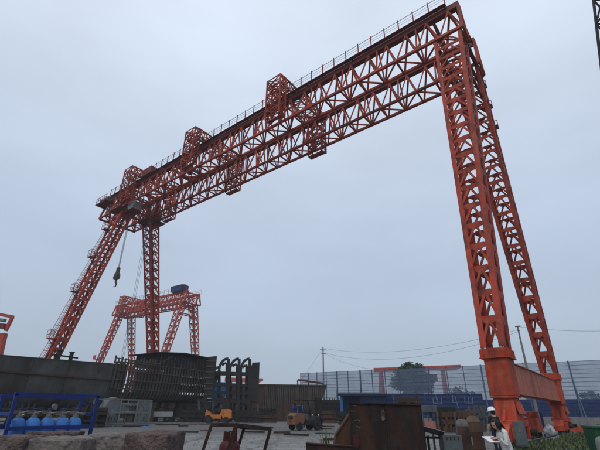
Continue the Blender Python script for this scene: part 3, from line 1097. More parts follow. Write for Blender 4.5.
# ------------------------------------------------------------------ bulkhead with arched frames beside it
YB = 58.0
b0 = AT(203, 410, YB)
bk = thing('bulkhead_frame', (b0.x, YB, 0), R(4), 'tall dark steel bulkhead with three arched frames above the orange forklift', 'ship section')
def B(u, v):
    q = AT(u, v, YB)
    return V((q.x - b0.x, 0, q.z))
def bplate(pts, th=.12, y=0, name='plate', mt_=None):
    m = MB().prism([B(*p) + V((0, y, 0)) for p in pts], (0, th, 0))
    return m.build(name, mt_ or M['dark_steel'], bk)
bplate([(208.5, 357), (217, 356), (213, 398), (204, 398)], .12, -.15)
bplate([(252, 362.5), (259.5, 362), (258, 401), (247, 401)], .12, -.2)
bplate([(245, 366), (252.5, 364.5), (250, 400), (244, 399)], .12, .3)
for k in range(7):
    v = 361 + k * 5.6
    uo = -(v - 357) * .11
    unit_bar('stiffener', M['ribs'], bk, B(207.5 + uo, v) + V((0, -.22, 0)), B(216 + uo, v) + V((0, -.22, 0)), .1, .1)
for (u0, u1) in ((218.6, 228.6), (229.4, 239.2), (240.3, 249.8)):
    # post on the right, quarter arch on the left, double flange
    unit_bar('post', M['dark_steel'], bk, B(u1 - 1.2, 422), B(u1 - .2, 359), .46, .4)
    unit_bar('post', M['dark_steel'], bk, B(u0 - .5, 422) + V((0, .5, 0)), B(u0 + .6, 374) + V((0, .5, 0)), .22, .22)
    m = MB()
    pts = []
    for k in range(13):
        t = k / 12 * math.pi / 2
        pts.append((u1 - .5 - (u1 - u0 - .8) * math.cos(t) ** .9 if k < 12 else u1 - .5, 372 - 13.5 * math.sin(t)))
    for a_, b_ in zip(pts[:-1], pts[1:]):
        m.bar(B(*a_), B(*b_), .5, .3, up=V((0, 0, 1)) if abs(a_[0] - b_[0]) > abs(a_[1] - b_[1]) else V((1, 0, 0)))
    m.bar(B(pts[0][0], 372), B(pts[0][0] - .6, 376), .42, .22, up=V((1, 0, 0)))
    m.build('arch', M['dark_steel'], bk)
for (u0, u1, vt) in ((221, 226, 362), (231.5, 236.5, 363), (242, 247, 364), (214, 218, 366), (225.5, 229.5, 378), (236, 240, 377)):
    # a second row of hooked frames close behind
    unit_bar('post', M['dark_steel'], bk, B(u1, 422) + V((0, 1.3, 0)), B(u1, vt + 3) + V((0, 1.3, 0)), .3, .4)
    m = MB()
    pp_ = [B(u1, vt + 3.2) + V((0, 1.3, 0)), B(u1 - .4, vt + .8) + V((0, 1.3, 0)), B((u0 + u1) / 2, vt) + V((0, 1.3, 0)), B(u0, vt + 2.4) + V((0, 1.3, 0))]
    for a_, b_ in zip(pp_[:-1], pp_[1:]):
        m.bar(a_, b_, .28, .3)
    m.build('hook', M['dark_steel'], bk)
for v, t in ((372.8, .5), (384, .42), (392, .35), (400, .5), (410, .35)):
    unit_bar('stringer', M['dark_steel'], bk, B(214, v + .4) + V((0, .1, 0)), B(256, v + 1.4) + V((0, .1, 0)), t * .8, t)
bplate([(213, 374.5), (219, 374.5), (212.5, 392), (208, 396)], .1, .35)
bplate([(196, 399), (222, 398), (222, 401), (196, 402)], .5, .2)
bplate([(232.5, 401), (247, 401.5), (247, 421), (233, 421)], .15, .9)
for (u, vt) in ((199, 401), (206, 400), (213, 399), (221, 399), (229, 402), (236, 402), (243, 401), (251, 401), (257.5, 401)):
    unit_bar('post', M['ribs'], bk, B(u, 422.5) + V((0, .25, 0)), B(u, vt) + V((0, .25, 0)), .28, .28)
for (p, q) in (((199, 420), (212, 402)), ((232, 420), (243, 403)), ((257, 420), (246, 404)), ((222, 398), (214, 377))):
    unit_bar('brace', M['dark_steel'], bk, B(*p) + V((0, .1, 0)), B(*q) + V((0, .1, 0)), .18, .18)

# bright blue container glimpsed through it
c = AT(223, 405, 66)
ct = thing('shipping_container', (c.x, 66, 0), R(8), 'bright blue container seen through the arched bulkhead frames', 'container')
m = MB()
m.span((-1.6, 0, 2.0), (.2, 2.4, 5.4))
m.build('body', M['sky_blue'], ct)
for i in range(8):
    unit_bar('corrugation', M['sky_blue'], ct, (-1.5 + i * .225, -.02, 2.1), (-1.5 + i * .225, -.02, 5.3), .11, .06)
MB().span((-1.5, .1, 0), (.1, 2.3, 2.0)).build('stand', M['dark_steel'], ct)

# ------------------------------------------------------------------ rusty barge block behind
YG = 76.0
g0, g1 = AT(226, 410, YG), AT(327, 410, YG)
bg = thing('barge', (g0.x, YG, 0), R(-3), 'rust-brown barge block with ribbed side and raked end, behind the parked forklifts', 'barge')
LG = g1.x - g0.x
zt, zb_ = AT(290, 385.5, YG).z, AT(290, 409, YG).z
m = MB()
m.prism([(0, 0, zb_), (LG - 2.4, 0, zb_), (LG - .9, 0, zb_ + 1.6), (LG, 0, zt), (0, 0, zt + .1)], (0, 7, 0))
m.build('hull', M['rust_brown'], bg)
MB().bar((-.1, -.14, zt + .08), (LG + .05, -.14, zt), .35, .2).build('gunwale', M['rust_brown'], bg)
for i in range(34):
    x = 6.6 + i * (LG - 7.0) / 33
    bot = zb_ if x < LG - 2.4 else zb_ + (x - (LG - 2.4)) * 1.15
    unit_bar('rib', M['ribs'], bg, (x, -.1, bot), (x, -.1, zt - .1), .14, .2)
for i in range(4):
    x0 = .1 + i * 1.6
    for z0_, z1_ in ((zb_ + .05, zb_ + 2.1), (zb_ + 2.14, zt - .12)):
        MB().span((x0, -.05 - .02 * (i % 2), z0_), (x0 + 1.56, -.003, z1_)).build('hull_plate', M['rust_brown'], bg)
m = MB()
x0 = LG - 5.2
for z in (zt + .75,):
    m.bar((x0, .5, zt + .95), (LG - .6, .5, zt + .35), .3, .28)
    m.bar((x0, .5, zt), (x0, .5, zt + .95), .22)
    m.bar((x0 + 2, .5, zt), (x0 + 2, .5, zt + .7), .2)
    m.bar((LG - .7, .5, zt), (LG - .7, .5, zt + .4), .22)
m.build('deck_frame', M['maroon'], bg)
for i in range(6):
    m = MB()
    x = 1.5 + i * 3.2
    m.span((x, .8, 0), (x + .9, 2.2, 1.0))
    m.span((x + .1, .9, 1.0), (x + .8, 2.1, zb_ + .01))
    m.build('support_block', M['wood'], bg)
# rusty plate box standing in front of it
q = GP(283.5, 421.5)
bx = thing('steel_box', (q.x, q.y, 0), R(-6), 'plain rusty steel box standing left of the blue drums', 'steel box')
wq = (AT(292, 421, q.y).x - AT(275, 421, q.y).x)
hq = AT(283, 404.5, q.y).z
MB().span((-wq / 2, 0, 0.02), (wq / 2, 2.0, hq)).build('body', M['rust_brown'], bx, bevel=.03)
for x in (-wq / 2 + .1, 0, wq / 2 - .1):
    unit_bar('stiffener', M['rust'], bx, (x, -.04, .05), (x, -.04, hq - .05), .08, .08)

# ------------------------------------------------------------------ racks of steel frames
def frame_stack(u0, u1, vtop, Y, label, name='steel_frame_stack', rz=0, nl=4, nx=6, group=None, mt_=None):
    a, b = AT(u0, 410, Y), AT(u1, 410, Y)
    W_ = b.x - a.x
    z = AT((u0 + u1) / 2, vtop, Y).z
    rt = thing(name, (a.x, Y, 0), rz, label, 'steel stack', group)
    mt_ = mt_ or M['dark_steel']
    for i in range(nl):
        z0 = .05 + i * z / nl
        h = z / nl
        for yy in (0, 1.6):
            unit_bar('rail', mt_, rt, (random.uniform(-.2, .1), yy, z0 + .1), (W_ + random.uniform(-.2, .3), yy, z0 + .1 + random.uniform(-.05, .05)), .16, .2)
            unit_bar('rail', mt_, rt, (0, yy, z0 + h * .55), (W_, yy, z0 + h * .55), .1, .12)
        for k in range(nx):
            x = (k + random.uniform(.2, .8)) * W_ / nx
            yy = random.choice((-.12, .8, 1.6))
            unit_bar('post', mt_, rt, (x, yy, z0), (x + random.uniform(-.25, .25), yy, z0 + h), random.uniform(.1, .22), .12)
    MB().span((0, 1.8, .02), (W_, 1.9, z * .9)).build('back_plate', mt_, rt)
    return rt
frame_stack(318, 341, 398.5, 70, 'tall dark stack of welded steel frames right of the far forklift', nl=5, nx=7)
frame_stack(178, 204, 409, 56, 'low heap of dark steel offcuts under the ribbed ship section', nl=3, nx=8)
frame_stack(236, 262, 408, 62, 'low rusty row of steel trestles under the barge block', nl=2, nx=8, mt_=M['rust_brown'])
frame_stack(-6, 30, 404, 33, 'dark row of steel trestles behind the blue gas bottle rack', nl=2, nx=9)
frame_stack(60, 98, 405, 36, 'dark low trestles between gas bottle rack and grey machine parts', nl=2, nx=7)

# ------------------------------------------------------------------ wind screen
F0, F1 = V((.28, 87.0, 0)), V((43.9, 59.85, 0))
fd = (F1 - F0).normalized()
fn = V((fd.y, -fd.x, 0)) if V((fd.y, -fd.x, 0)).y < 0 else V((-fd.y, fd.x, 0))
ZF = 8.5
def fpt(u):
    """distance along the fence line at image column u"""
    lo, hi = 0.0, 90.0
    for _ in range(50):
        mid = (lo + hi) / 2
        q = F0 + fd * mid + V((0, 0, 5)) - CAM
        if 300 + FPX * q.dot(RT) / q.dot(FW) < u:
            lo = mid
        else:
            hi = mid
    return lo
fen = thing('wind_screen', F0, math.atan2(fd.y, fd.x), 'long tall blue-grey mesh wind screen on posts along the back of the yard', 'fence')
us = [300.5, 308.5, 317, 326.5, 337.5, 348.5, 361, 373, 386, 400, 415, 431, 449, 466, 484.5, 528, 574.5, 625, 680]
xsf = [fpt(u) for u in us]
thick = {4, 6, 11, 14, 16}
for i, x in enumerate(xsf):
    t = .22 if i in thick else .12
    unit_bar('post', M['bluepost'], fen, (x, 0, 0), (x, 0, ZF + .1), t)
    if i in thick:
        unit_bar('stay', M['bluepost'], fen, (x, -.1, ZF * .72), (x + .4, -2.2, .05), .1)
nrow = 9
z_lo = 3.3
for i in range(len(xsf) - 1):
    a, b = xsf[i] + .07, xsf[i + 1] - .07
    for r in range(nrow):
        z0, z1 = z_lo + (ZF - z_lo) * r / nrow + .012, z_lo + (ZF - z_lo) * (r + 1) / nrow - .012
        j = random.uniform(-.02, .02)
        m = MB().add([(a, j, z0), (b, j, z0), (b, -j + .03, z1), (a, -j + .03, z1)], [(0, 1, 2, 3)])
        m.build('mesh_strip', M['net'], fen)
    unit_bar('sheet_panel', M['bluewall'], fen, (a, .02, (z_lo + .95) / 2), (b, .02, (z_lo + .95) / 2), .06, z_lo - .99)
    for r in range(1, 5):
        z = .95 + (z_lo - .95) * r / 5
        unit_bar('sheet_rib', M['bluewall'], fen, (a, -.03, z), (b, -.03, z), .05, .08)
for r in range(nrow + 1):
    z = z_lo + (ZF - z_lo) * r / nrow
    unit_bar('rail', M['bluepost'], fen, (xsf[0], .03, z), (xsf[-1], .03, z), .05)
MB().span((xsf[0] - .3, -.2, 0), (xsf[-1], .2, .94)).build('plinth', M['concrete'], fen)

# blue sheet wall standing in front of the screen, with a shed at its left end
wA, wB = AT(384, 410, 66), AT(485, 410, 60)
bw = thing('sheet_wall', (wA.x, wA.y, 0), math.atan2(wB.y - wA.y, wB.x - wA.x), 'long bright blue corrugated sheet wall with pale marks, in front of the screen', 'wall')
LW = ((wB - wA).to_2d()).length
zw = AT(440, 394, 63).z
n = 9
for i in range(n):
    a, b = i * LW / n + .015, (i + 1) * LW / n - .015
    m = MB()
    k = 12
    vs, fs = [], []
    for j in range(k + 1):
        z = .15 + (zw - .15) * j / k
        for yy in ((0 if j % 2 else -.06),):
            vs += [V((a, yy, z)), V((b, yy, z)), V((a, yy + .05, z)), V((b, yy + .05, z))]
    for j in range(k):
        o = j * 4
        fs += [(o, o + 1, o + 5, o + 4), (o + 2, o + 6, o + 7, o + 3), (o, o + 4, o + 6, o + 2), (o + 1, o + 3, o + 7, o + 5)]
    m.add(vs, fs)
    m.build('sheet_panel', M['bluewall'], bw)
M['pale_mark'] = mat('pale_blue_mark', (0.13, 0.17, 0.28), 0.8, 0.2, 3, bump=0)  # pale blue strokes laid flat on the sheet wall
def wpt(u, v):
    d = ray(u, v)
    nrm = V((math.sin(bw.rotation_euler.z), -math.cos(bw.rotation_euler.z), 0))
    t = (V((wA.x, wA.y, 0)) - CAM).dot(nrm) / d.dot(nrm)
    q = CAM + d * t - bw.location
    th = bw.rotation_euler.z
    return V((q.x * math.cos(th) + q.y * math.sin(th), -.075, q.z))
for pl in ([(433, 397.5), (433.6, 403.6), (442, 404)], [(437.5, 398), (438, 403.5)], [(441.5, 398.5), (442, 404)], [(452.5, 395), (453, 402.5), (457, 402.8)],
           [(455, 396), (458.5, 408.5)], [(464.5, 396.5), (465, 402.8), (473, 403.2)], [(468.8, 397), (469, 402.8)], [(472.4, 397), (472.8, 403)]):
    for a_, b_ in zip(pl[:-1], pl[1:]):
        unit_bar('pale_stroke', M['pale_mark'], bw, wpt(*a_), wpt(*b_), .1, .012, up=V((0, 1, 0)))
sA = AT(340.5, 410, 64)
sh = thing('blue_shed', (sA.x, 64, 0), R(-8), 'low dark blue open-fronted shed left of the blue sheet wall', 'shed')
ws = AT(386, 410, 64).x - sA.x
zsd = AT(360, 394.3, 64).z
MB().prism([(-.3, -.35, zsd - .25), (ws, -.35, zsd - .25), (ws, 3.5, zsd + .1), (-.3, 3.5, zsd + .1)], (0, 0, .3)).build('roof', M['navy_sheet'], sh)
MB().span((-.1, 3.0, 0), (ws, 3.1, zsd)).build('back_wall', M['bluewall'], sh)
MB().span((2.9, 0, 0), (ws, .12, zsd - .3)).build('front_wall', M['navy_sheet'], sh)
MB().span((0.0, 0, 0), (.35, .5, zsd - .27)).build('door_post', M['sky_blue'], sh)
MB().span((.8, 2.2, 0), (2.7, 2.9, 1.9)).build('workbench', M['dark_steel'], sh)

# ------------------------------------------------------------------ poles and wires
YP = 84.8
pt_ = AT(323, 347, YP)
up_ = thing('utility_pole', (pt_.x, YP, 0), R(12), 'thin grey utility pole with a crossarm rising behind the barge end', 'utility pole')
MB().tube((0, 0, 0), (0, 0, pt_.z), .2, 12, .13).build('shaft', M['concrete'], up_, smooth=True)
za = AT(323, 350, YP).z
zc = AT(323, 353.5, YP).z
unit_bar('crossarm', M['galv_dark'], up_, (-.7, -.2, za), (.7, -.2, za), .13)
unit_bar('crossarm', M['galv_dark'], up_, (-.5, -.2, zc), (.5, -.2, zc), .12)
for x in (-.6, 0, .6):
    MB().lathe([(.03, 0), (.06, .04), (.035, .08), (.06, .12), (.03, .2)], 8, (x, -.2, za + .06)).build('insulator', M['white'], up_)
YL = 52.0
lt_, lb_ = AT(517.5, 326.5, YL), AT(517.5, 326.5, YL)
lp = thing('lamp_post', (lt_.x, YL, 0), 0, 'grey tapered post with a small lamp head, between the two near crane legs', 'lamp post')
MB().tube((0, 0, 0), (0, 0, lt_.z), .2, 12, .09).build('shaft', M['concrete'], lp, smooth=True)
MB().bar((-.25, 0, lt_.z), (.35, 0, lt_.z + .05), .3, .12).build('lamp_head', M['galv_dark'], lp, bevel=.02)
MB().bar((-.2, 0, lt_.z - .5), (.2, 0, lt_.z - .5), .12).build('crossarm', M['galv_dark'], lp)
def wire(a, b, sag, label):
    n = 22
    pts = [a.lerp(b, k / n) - V((0, 0, sag * 4 * (k / n) * (1 - k / n))) for k in range(n + 1)]
    o = thing('overhead_wire', (0, 0, 0), 0)
    bpy.data.objects.remove(o)
    o = MB().path(pts, .016, 4).build('overhead_wire', M['wire'])
    return tag(o, label, 'wire', 'overhead wires')
pw = V((pt_.x, YP, 0))
lw = V((lt_.x, YL, lt_.z - .05))
wire(pw + V((.4, -.2, za + .24)), lw + V((0, 0, -.35)), 1.6, 'upper overhead wire from the utility pole to the lamp post')
wire(pw + V((.3, -.2, zc + .05)), lw + V((0, 0, -.6)), 2.2, 'lower sagging overhead wire from the utility pole to the lamp post')
wire(lw + V((.2, 0, .02)), AT(690, 322, 47), .8, 'overhead wire running right from the lamp post')
wire(pw + V((.3, -.2, zc)), F0 + fd * xsf[8] + V((0, 0, ZF)), .8, 'overhead wire dropping from the utility pole to the wind screen')
wire(pw + V((-.3, -.2, za)), F0 + fd * xsf[0] + V((-1, -3, 5.8)), .3, 'thin stay wire falling left from the utility pole')

# ------------------------------------------------------------------ trees
def leaf_cloud(centres, n, size, seed):
    rnd = random.Random(seed)
    vs, fs = [], []
    tot = sum(c[1] ** 2 for c in centres)
    for (c, r, sq) in centres:
        for _ in range(int(n * r * r / tot)):
            d = V((rnd.gauss(0, 1), rnd.gauss(0, 1), rnd.gauss(0, 1))).normalized()
            k = rnd.random() ** .5 * (1.25 if rnd.random() < .12 else 1)
            p = V(c) + V((d.x * r * k, d.y * r * k, d.z * r * k * sq))
            a = V((rnd.gauss(0, 1), rnd.gauss(0, 1), rnd.gauss(0, .7))).normalized()
            b = a.cross(V((rnd.gauss(0, 1), rnd.gauss(0, 1), rnd.gauss(0, 1)))).normalized()
            s = size * rnd.uniform(.6, 1.4)
            o = len(vs)
            vs += [p - a * s, p + b * s * .45, p + a * s, p - b * s * .45]
            fs.append((o, o + 1, o + 2, o + 3))
    m = MB()
    m.add(vs, fs)
    return m
def tree(name, loc, h, rx, n, size, seed, label, cat='tree', trunk=True, mt_='leaf', tall=1.0):
    rnd = random.Random(seed)
    rt = thing(name, loc, 0, label, cat)
    cl = []
    k = 24 if trunk else 14
    for i in range(k):
        a = rnd.random() * 6.28
        rr = rx * rnd.uniform(.1, .8)
        z = h * (rnd.uniform(.42, .93) if trunk else rnd.uniform(.2, .75))
        sh_ = 1 - .5 * max(0, (z / h - .6) / .4)
        cl.append(((rr * math.cos(a) * sh_, rr * math.sin(a) * sh_, z), rx * rnd.uniform(.16, .46), .85))
    m = MB()
    top = V((0, 0, h * .62))
    m.tube((0, 0, -.1), top * .55, .05 * h * .45, 8, .03 * h * .45)
    m.tube(top * .55, top, .03 * h * .45, 8, .015 * h * .45)
    for c, r, _ in cl:
        m.tube(top * rnd.uniform(.4, .95), c, .012 * h * .5, 5, .004 * h * .5)
    m.build('trunk', M['bark'], rt, smooth=True)
    leaf_cloud(cl, n, size, seed).build('crown', M[mt_], rt)
    return rt
def tree_at(u, vtop, dist_behind, width_px, **k):
    x = fpt(u)
    q = F0 + fd * x - fn * dist_behind
    zt_ = AT(u, vtop, q.y).z
    r_ = (AT(u + width_px / 2, vtop, q.y).x - AT(u - width_px / 2, vtop, q.y).x) / 2
    return (q.x, q.y, 0), zt_, r_
loc, h, rx = tree_at(400, 363, 7, 36)
tree('broadleaf_tree', loc, h, rx * 1.12, 9500, .26, 3, 'big dense leafy tree behind the wind screen beside the red portal crane')
loc, h, rx = tree_at(450, 384.5, 8, 44)
tree('shrub', loc, h, rx, 2600, .24, 5, 'low rounded shrub behind the screen at the foot of the red portal crane', 'shrub', False)
loc, h, rx = tree_at(588, 384, 5, 34)
tree('shrub', loc, h, rx, 1700, .3, 8, 'ragged dark shrub behind the screen at the far right', 'shrub', False)
loc, h, rx = tree_at(533, 386, 6, 30)
tree('shrub', loc, h, rx, 1300, .28, 11, 'spiky shrub seen under the sill beam between the crane legs', 'shrub', False)
# ------------------------------------------------------------------ far clutter behind the ship sections
for i, (u0, u1, vt, Y, lab, mk) in enumerate((
        (96, 132, 407.5, 74, 'far dark row of steel racks beyond the grey parts cage', 'dark_steel'),
        (126, 172, 401, 78, 'far brown steel stacks seen under the ribbed ship section', 'rust'),
        (166, 210, 399.5, 82, 'far dark stacked frames seen behind the orange forklift mast', 'dark_steel'),
        (204, 244, 402, 88, 'far rusty stacked frames behind the arched bulkhead legs', 'rust'),
        (226, 300, 406, 90, 'far long dark stack of sections beyond the barge', 'dark_steel'),
        (290, 345, 409, 94, 'far dark stack at the left end of the wind screen', 'dark_steel'),
        (-40, 20, 405, 72, 'far dark stack beyond the bow of the grey hull', 'dark_steel'),
        (18, 100, 406, 76, 'far dark stack beyond the middle of the grey hull', 'dark_steel'))):
    frame_stack(u0, u1, vt, Y, lab, nl=3, nx=12, mt_=M[mk])
fp, fq = GP(225, 378, 13), GP(263, 379, 13)
box_crane('portal_crane', V((fp.x, fp.y, 0)), V((fq.x, fq.y, 0)), 13.2, (1.5, (fq - fp).length * .7),
          'distant pale red portal crane glimpsed through the arched bulkhead frames', M['far_crane'], 1.2, 1.6)
# ------------------------------------------------------------------ stone blocks in the left foreground
def rough_block(name, x0, x1, y0, y1, z0, z1, mt_, seed, label, rz=0.0, group=None):
    rnd = random.Random(seed)
    bm = bmesh.new()
    bmesh.ops.create_cube(bm, size=1)
    bmesh.ops.bevel(bm, geom=bm.edges[:], offset=.03, segments=1, affect='EDGES', profile=.6)
    bmesh.ops.subdivide_edges(bm, edges=bm.edges[:], cuts=10, use_grid_fill=True)
    from mathutils import noise as nz_
    sx, sy, sz = x1 - x0, y1 - y0, z1 - z0
    for v in bm.verts:
        p = V((v.co.x * sx, v.co.y * sy, v.co.z * sz))
        q = p * 3.1 + V((seed * 3.7, 0, 0))
        d = nz_.noise(q) * .03 + nz_.noise(q * 3) * .014 + abs(nz_.noise(q * 7)) * .02 + nz_.noise(q * 17) * .006
        v.co = p + p.normalized() * d
    zmin = min(v.co.z for v in bm.verts)
    for v in bm.verts:
        v.co.z -= zmin
    me = bpy.data.meshes.new(name)
    bm.to_mesh(me)
    bm.free()
    for p in me.polygons:
        p.use_smooth = False
    me.materials.append(mt_)
    o = bpy.data.objects.new(name, me)
    COL.objects.link(o)
    o.location = ((x0 + x1) / 2, (y0 + y1) / 2, z0)
    o.rotation_euler = (0, 0, rz)
    return tag(o, label, 'stone block', group)
def stone(u0, u1, vt, Y, dp, mt_, seed, label, rz=0.0):
    a, b = AT(u0, vt, Y), AT(u1, vt, Y)
    zt_ = AT((u0 + u1) / 2, vt, Y + dp * .75).z
    rough_block('stone_block', a.x, b.x, Y, Y + dp, .53, zt_, mt_, seed, label, rz)
stone(-22, 24, 438.0, 4.9, .55, M['stone_red'], 1, 'dark red stone block at the far left of the foreground row', .05)
stone(26, 66, 433.0, 5.75, .5, M['stone_red'], 2, 'flat reddish slab lying behind the front stone blocks under the blue rack', -.04)
stone(25, 85, 439.0, 4.95, .55, M['stone_grey'], 3, 'broad pinkish stone block second from the left in front of the slab', -.03)
stone(85.5, 125, 435.5, 5.2, .7, M['stone_grey'], 4, 'grey-brown stone block in the middle of the foreground row', .06)
stone(126, 171, 434.0, 5.0, .6, M['stone_red'], 5, 'rough dark red stone block at the right end of the row', -.05)
xl = AT(-24, 440, 5).x
for k in range(4):
    x0 = xl + k * .83
    rough_block('stone_block', x0, x0 + .8, 4.85, 6.2, .0, .52, M['stone_grey'], 20 + k, 'grey base stone block under the ' + ('far left red block', 'broad pinkish block', 'middle grey-brown block', 'right end red block')[k] + ' of the row', 0, 'base stones')

# ------------------------------------------------------------------ blue rack with gas bottles
YR = 6.5
rl_, rr_ = AT(12.3, 409.5, YR), AT(95, 410, YR + .95)
rack = thing('bottle_rack', (rl_.x, YR, 0), math.atan2(.95, rr_.x - rl_.x), 'dark blue steel rack frame holding a row of blue gas bottles', 'rack')
WR = (rr_ - rl_).to_2d().length
ztop = AT(16, 393.6, YR).z
for x in (0, WR):
    for y in (0, .62):
        unit_bar('post', M['blue'], rack, (x, y, 0), (x, y, ztop), .045)
    unit_bar('rail', M['blue'], rack, (x, 0, ztop - .28), (x, .62, ztop - .28), .045)
    unit_bar('rail', M['blue'], rack, (x, 0, .16), (x, .62, .16), .05)
    for z in (ztop - .12, ztop - .4):
        unit_bar('hook_lug', M['blue'], rack, (x, .2, z), (x + (.1 if x == 0 else -.1), .2, z), .03)
unit_bar('rail', M['blue'], rack, (-.03, 0, ztop), (WR + .03, 0, ztop), .045, .045)
unit_bar('rail', M['blue'], rack, (-.03, .62, ztop - .02), (WR + .03, .62, ztop - .02), .05)
zbar = AT(8, 428.5, YR).z
for z in (zbar, .6, .16):
    unit_bar('rail', M['blue'], rack, (-.02, -.02, z), (WR + .02, -.02, z), .035, .055)
    unit_bar('rail', M['blue'], rack, (-.02, .62, z), (WR + .02, .62, z), .035, .055)
MB().span((-.02, .02, .03), (WR + .02, .6, .07)).build('floor_plate', M['blue'], rack)
prof = [(.085, 0), (.108, .015), (.113, .05), (.113, .0)]
def gas_bottle(x, y, rz, label, hs=1.0, cap=True):
    t = thing('gas_bottle', (0, 0, 0), 0, label, 'gas bottle', 'gas bottles in the blue rack')
    th = rack.rotation_euler.z
    t.location = (rl_.x + x * math.cos(th) - y * math.sin(th), YR + x * math.sin(th) + y * math.cos(th), .07)
    t.rotation_euler = (0, 0, rz)
    h = 1.10 * hs
    MB().lathe([(.07, 0), (.1, .01), (.114, .04), (.114, h - .04), (.113, h), (.107, h + .03), (.094, h + .06), (.074, h + .085), (.05, h + .1), (.036, h + .11), (.036, h + .13)], 28).build('body', M['cylblue'], t, smooth=True)
    m = MB().lathe([(.04, h + .1), (.044, h + .11), (.044, h + .135), (.034, h + .14)], 16)
    m.build('neck_ring', M['galv'], t, smooth=True)
    m = MB()
    m.box((0, 0, h + .175), (.032, .032, .09))
    m.tube((0, 0, h + .17), (.07, -.02, h + .17), .014, 8)
    m.build('valve', M['brass'], t)
    MB().lathe([(.01, h + .212), (.036, h + .216), (.04, h + .226), (.036, h + .238), (.01, h + .24)], 12).build('handwheel', M['blue'], t, smooth=True)
    return t
for i in range(5):
    x = .17 + i * (WR - .3) / 4.45
    gas_bottle(x, .16, random.uniform(-.6, .6), ('leftmost blue gas bottle in the rack front row', 'second blue gas bottle from the left in the rack', 'middle blue gas bottle in the rack, with a round gauge',
               'fourth blue gas bottle from the left in the rack', 'rightmost blue gas bottle in the rack front row')[i])
for i in range(5):
    x = .26 + i * (WR - .3) / 4.45
    gas_bottle(x, .45, random.uniform(-.6, .6), 'rear blue gas bottle half hidden behind the ' + ('leftmost', 'second', 'middle', 'fourth', 'rightmost')[i] + ' front bottle', .97)
m = MB()
zg = 1.07 + .17 + .28
pts = [(.08 + k * (WR - .16) / 10, .3, 1.34 + random.uniform(-.012, .012)) for k in range(11)]
for a_, b_ in zip(pts[:-1], pts[1:]):
    m.tube(a_, b_, .016, 8)
for k, p in enumerate(pts):
    if k % 2 == 0:
        m.box(V(p) + V((.05, 0, 0)), (.08, .05, .05))
mf = m.build('manifold', M['brass'], rack)
MB().lathe([(.01, -.02), (.045, -.02), (.05, 0), (.045, .02), (.01, .022)], 18, (WR * .5, .1, 1.43), (.6, -1, .2)).build('gauge', M['galv'], rack, smooth=True)

# ------------------------------------------------------------------ grey machine parts in a cage
q0, q1 = GP(98, 427), GP(148, 426)
YC = (q0.y + q1.y) / 2
cg = thing('parts_cage', (q0.x, q0.y, 0), math.atan2(q1.y - q0.y, q1.x - q0.x), 'grey steel cage packed with grey machine housings and pipes, below the hull', 'cage')
WC = (q1 - q0).to_2d().length
HC = AT(122, 399.5, YC).z
for x in (0, WC * .36, WC * .7, WC):
    for y in (0, 2.0):
        unit_bar('post', M['galv'], cg, (x, y, 0), (x, y, HC * (.97 if x == 0 else 1)), .1)
for z in (.12, HC * .5, HC):
    for y in (0, 2.0):
        unit_bar('rail', M['galv'], cg, (0, y, z), (WC, y, z), .08)
for i in range(16):
    x = WC * .7 + i * WC * .3 / 15
    unit_bar('bar', M['galv'], cg, (x, -.02, .1), (x, -.02, HC), .045)
m = MB()
m.prism([(.15, .2, .3), (1.7, .2, .3), (1.9, .2, 1.2), (1.75, .2, 2.1), (1.2, .2, 2.45), (.7, .2, 2.3), (.3, .2, 1.6)], (0, 1.2, 0))
m.build('machine_housing', M['galv'], cg, bevel=.08)
m = MB()
m.box((2.3, .8, HC * .66), (.9, 1.0, .9))
m.build('machine_block', M['galv'], cg, bevel=.1)
m = MB()
m.lathe([(.2, -.5), (.5, -.45), (.55, 0), (.5, .45), (.2, .5)], 18, (3.1, .8, HC * .62), (0, 1, 0))
m.build('drum', M['galv_dark'], cg, smooth=True)
for k in range(7):
    z = HC * .48 + .08 * (k % 3)
    MB().tube((1.4 + .1 * k, .1 + .2 * k, z), (3.7 + .05 * k, .1 + .2 * k, z + .03), .09, 10).build('pipe', M['galv'], cg, smooth=True)
for k in range(6):
    MB().tube((2.4 + k * .3, .1, HC * .8), (2.4 + k * .3, 1.6, HC * .8), .13, 10).build('roller', M['galv'], cg, smooth=True)
for k in range(6):
    unit_bar('tooth', M['galv_dark'], cg, (.4 + k * .26, .1, .25), (.4 + k * .26, .1, .85), .12, .1)
q = GP(144, 427.5)
o = MB().add([(x, y, z) for x, y, z in ((-.6, -.25, .01), (.5, -.3, .012), (.62, .2, .03), (-.1, .35, .09), (-.55, .2, .02), (0, 0, .12))],
             [(0, 1, 5), (1, 2, 5), (2, 3, 5), (3, 4, 5), (4, 0, 5)]).build('blue_sheet', M['sky_blue'], solid=.01)
o.location = (q.x, q.y, .004)
tag(o, 'small crumpled bright blue tarp on the ground beside the grey cage', 'tarp')

# ------------------------------------------------------------------ small white truck under the ship section
q = GP(157.5, 421.8)
tk = thing('light_truck', (q.x, q.y, 0), R(-158), 'small dirty white truck with red lamps, parked under the ship section', 'truck')
m = MB()
m.prism([(1.0, -.75, .55), (2.1, -.75, .55), (2.15, -.75, 1.15), (1.85, -.75, 1.95), (1.05, -.75, 2.0)], (0, 1.5, 0))
cb = m.build('cab', M['white'], tk, bevel=.06)
MB().prism([(2.145, -.62, 1.2), (2.145, .62, 1.2), (1.9, .62, 1.85), (1.9, -.62, 1.85)], (.02, 0, .01)).build('windscreen', M['glass'], cb)
for s in (-1, 1):
    MB().prism([(1.2, s * .752, 1.2), (1.95, s * .752, 1.2), (1.75, s * .752, 1.82), (1.2, s * .752, 1.82)], (0, s * .015, 0)).build('window', M['glass'], cb)
    MB().box((2.13, s * .55, .85), (.06, .2, .14)).build('headlight', M['white'], cb)
    MB().box((-1.72, s * .6, .8), (.04, .18, .2)).build('tail_lamp', M['red_paint'], tk)
m = MB()
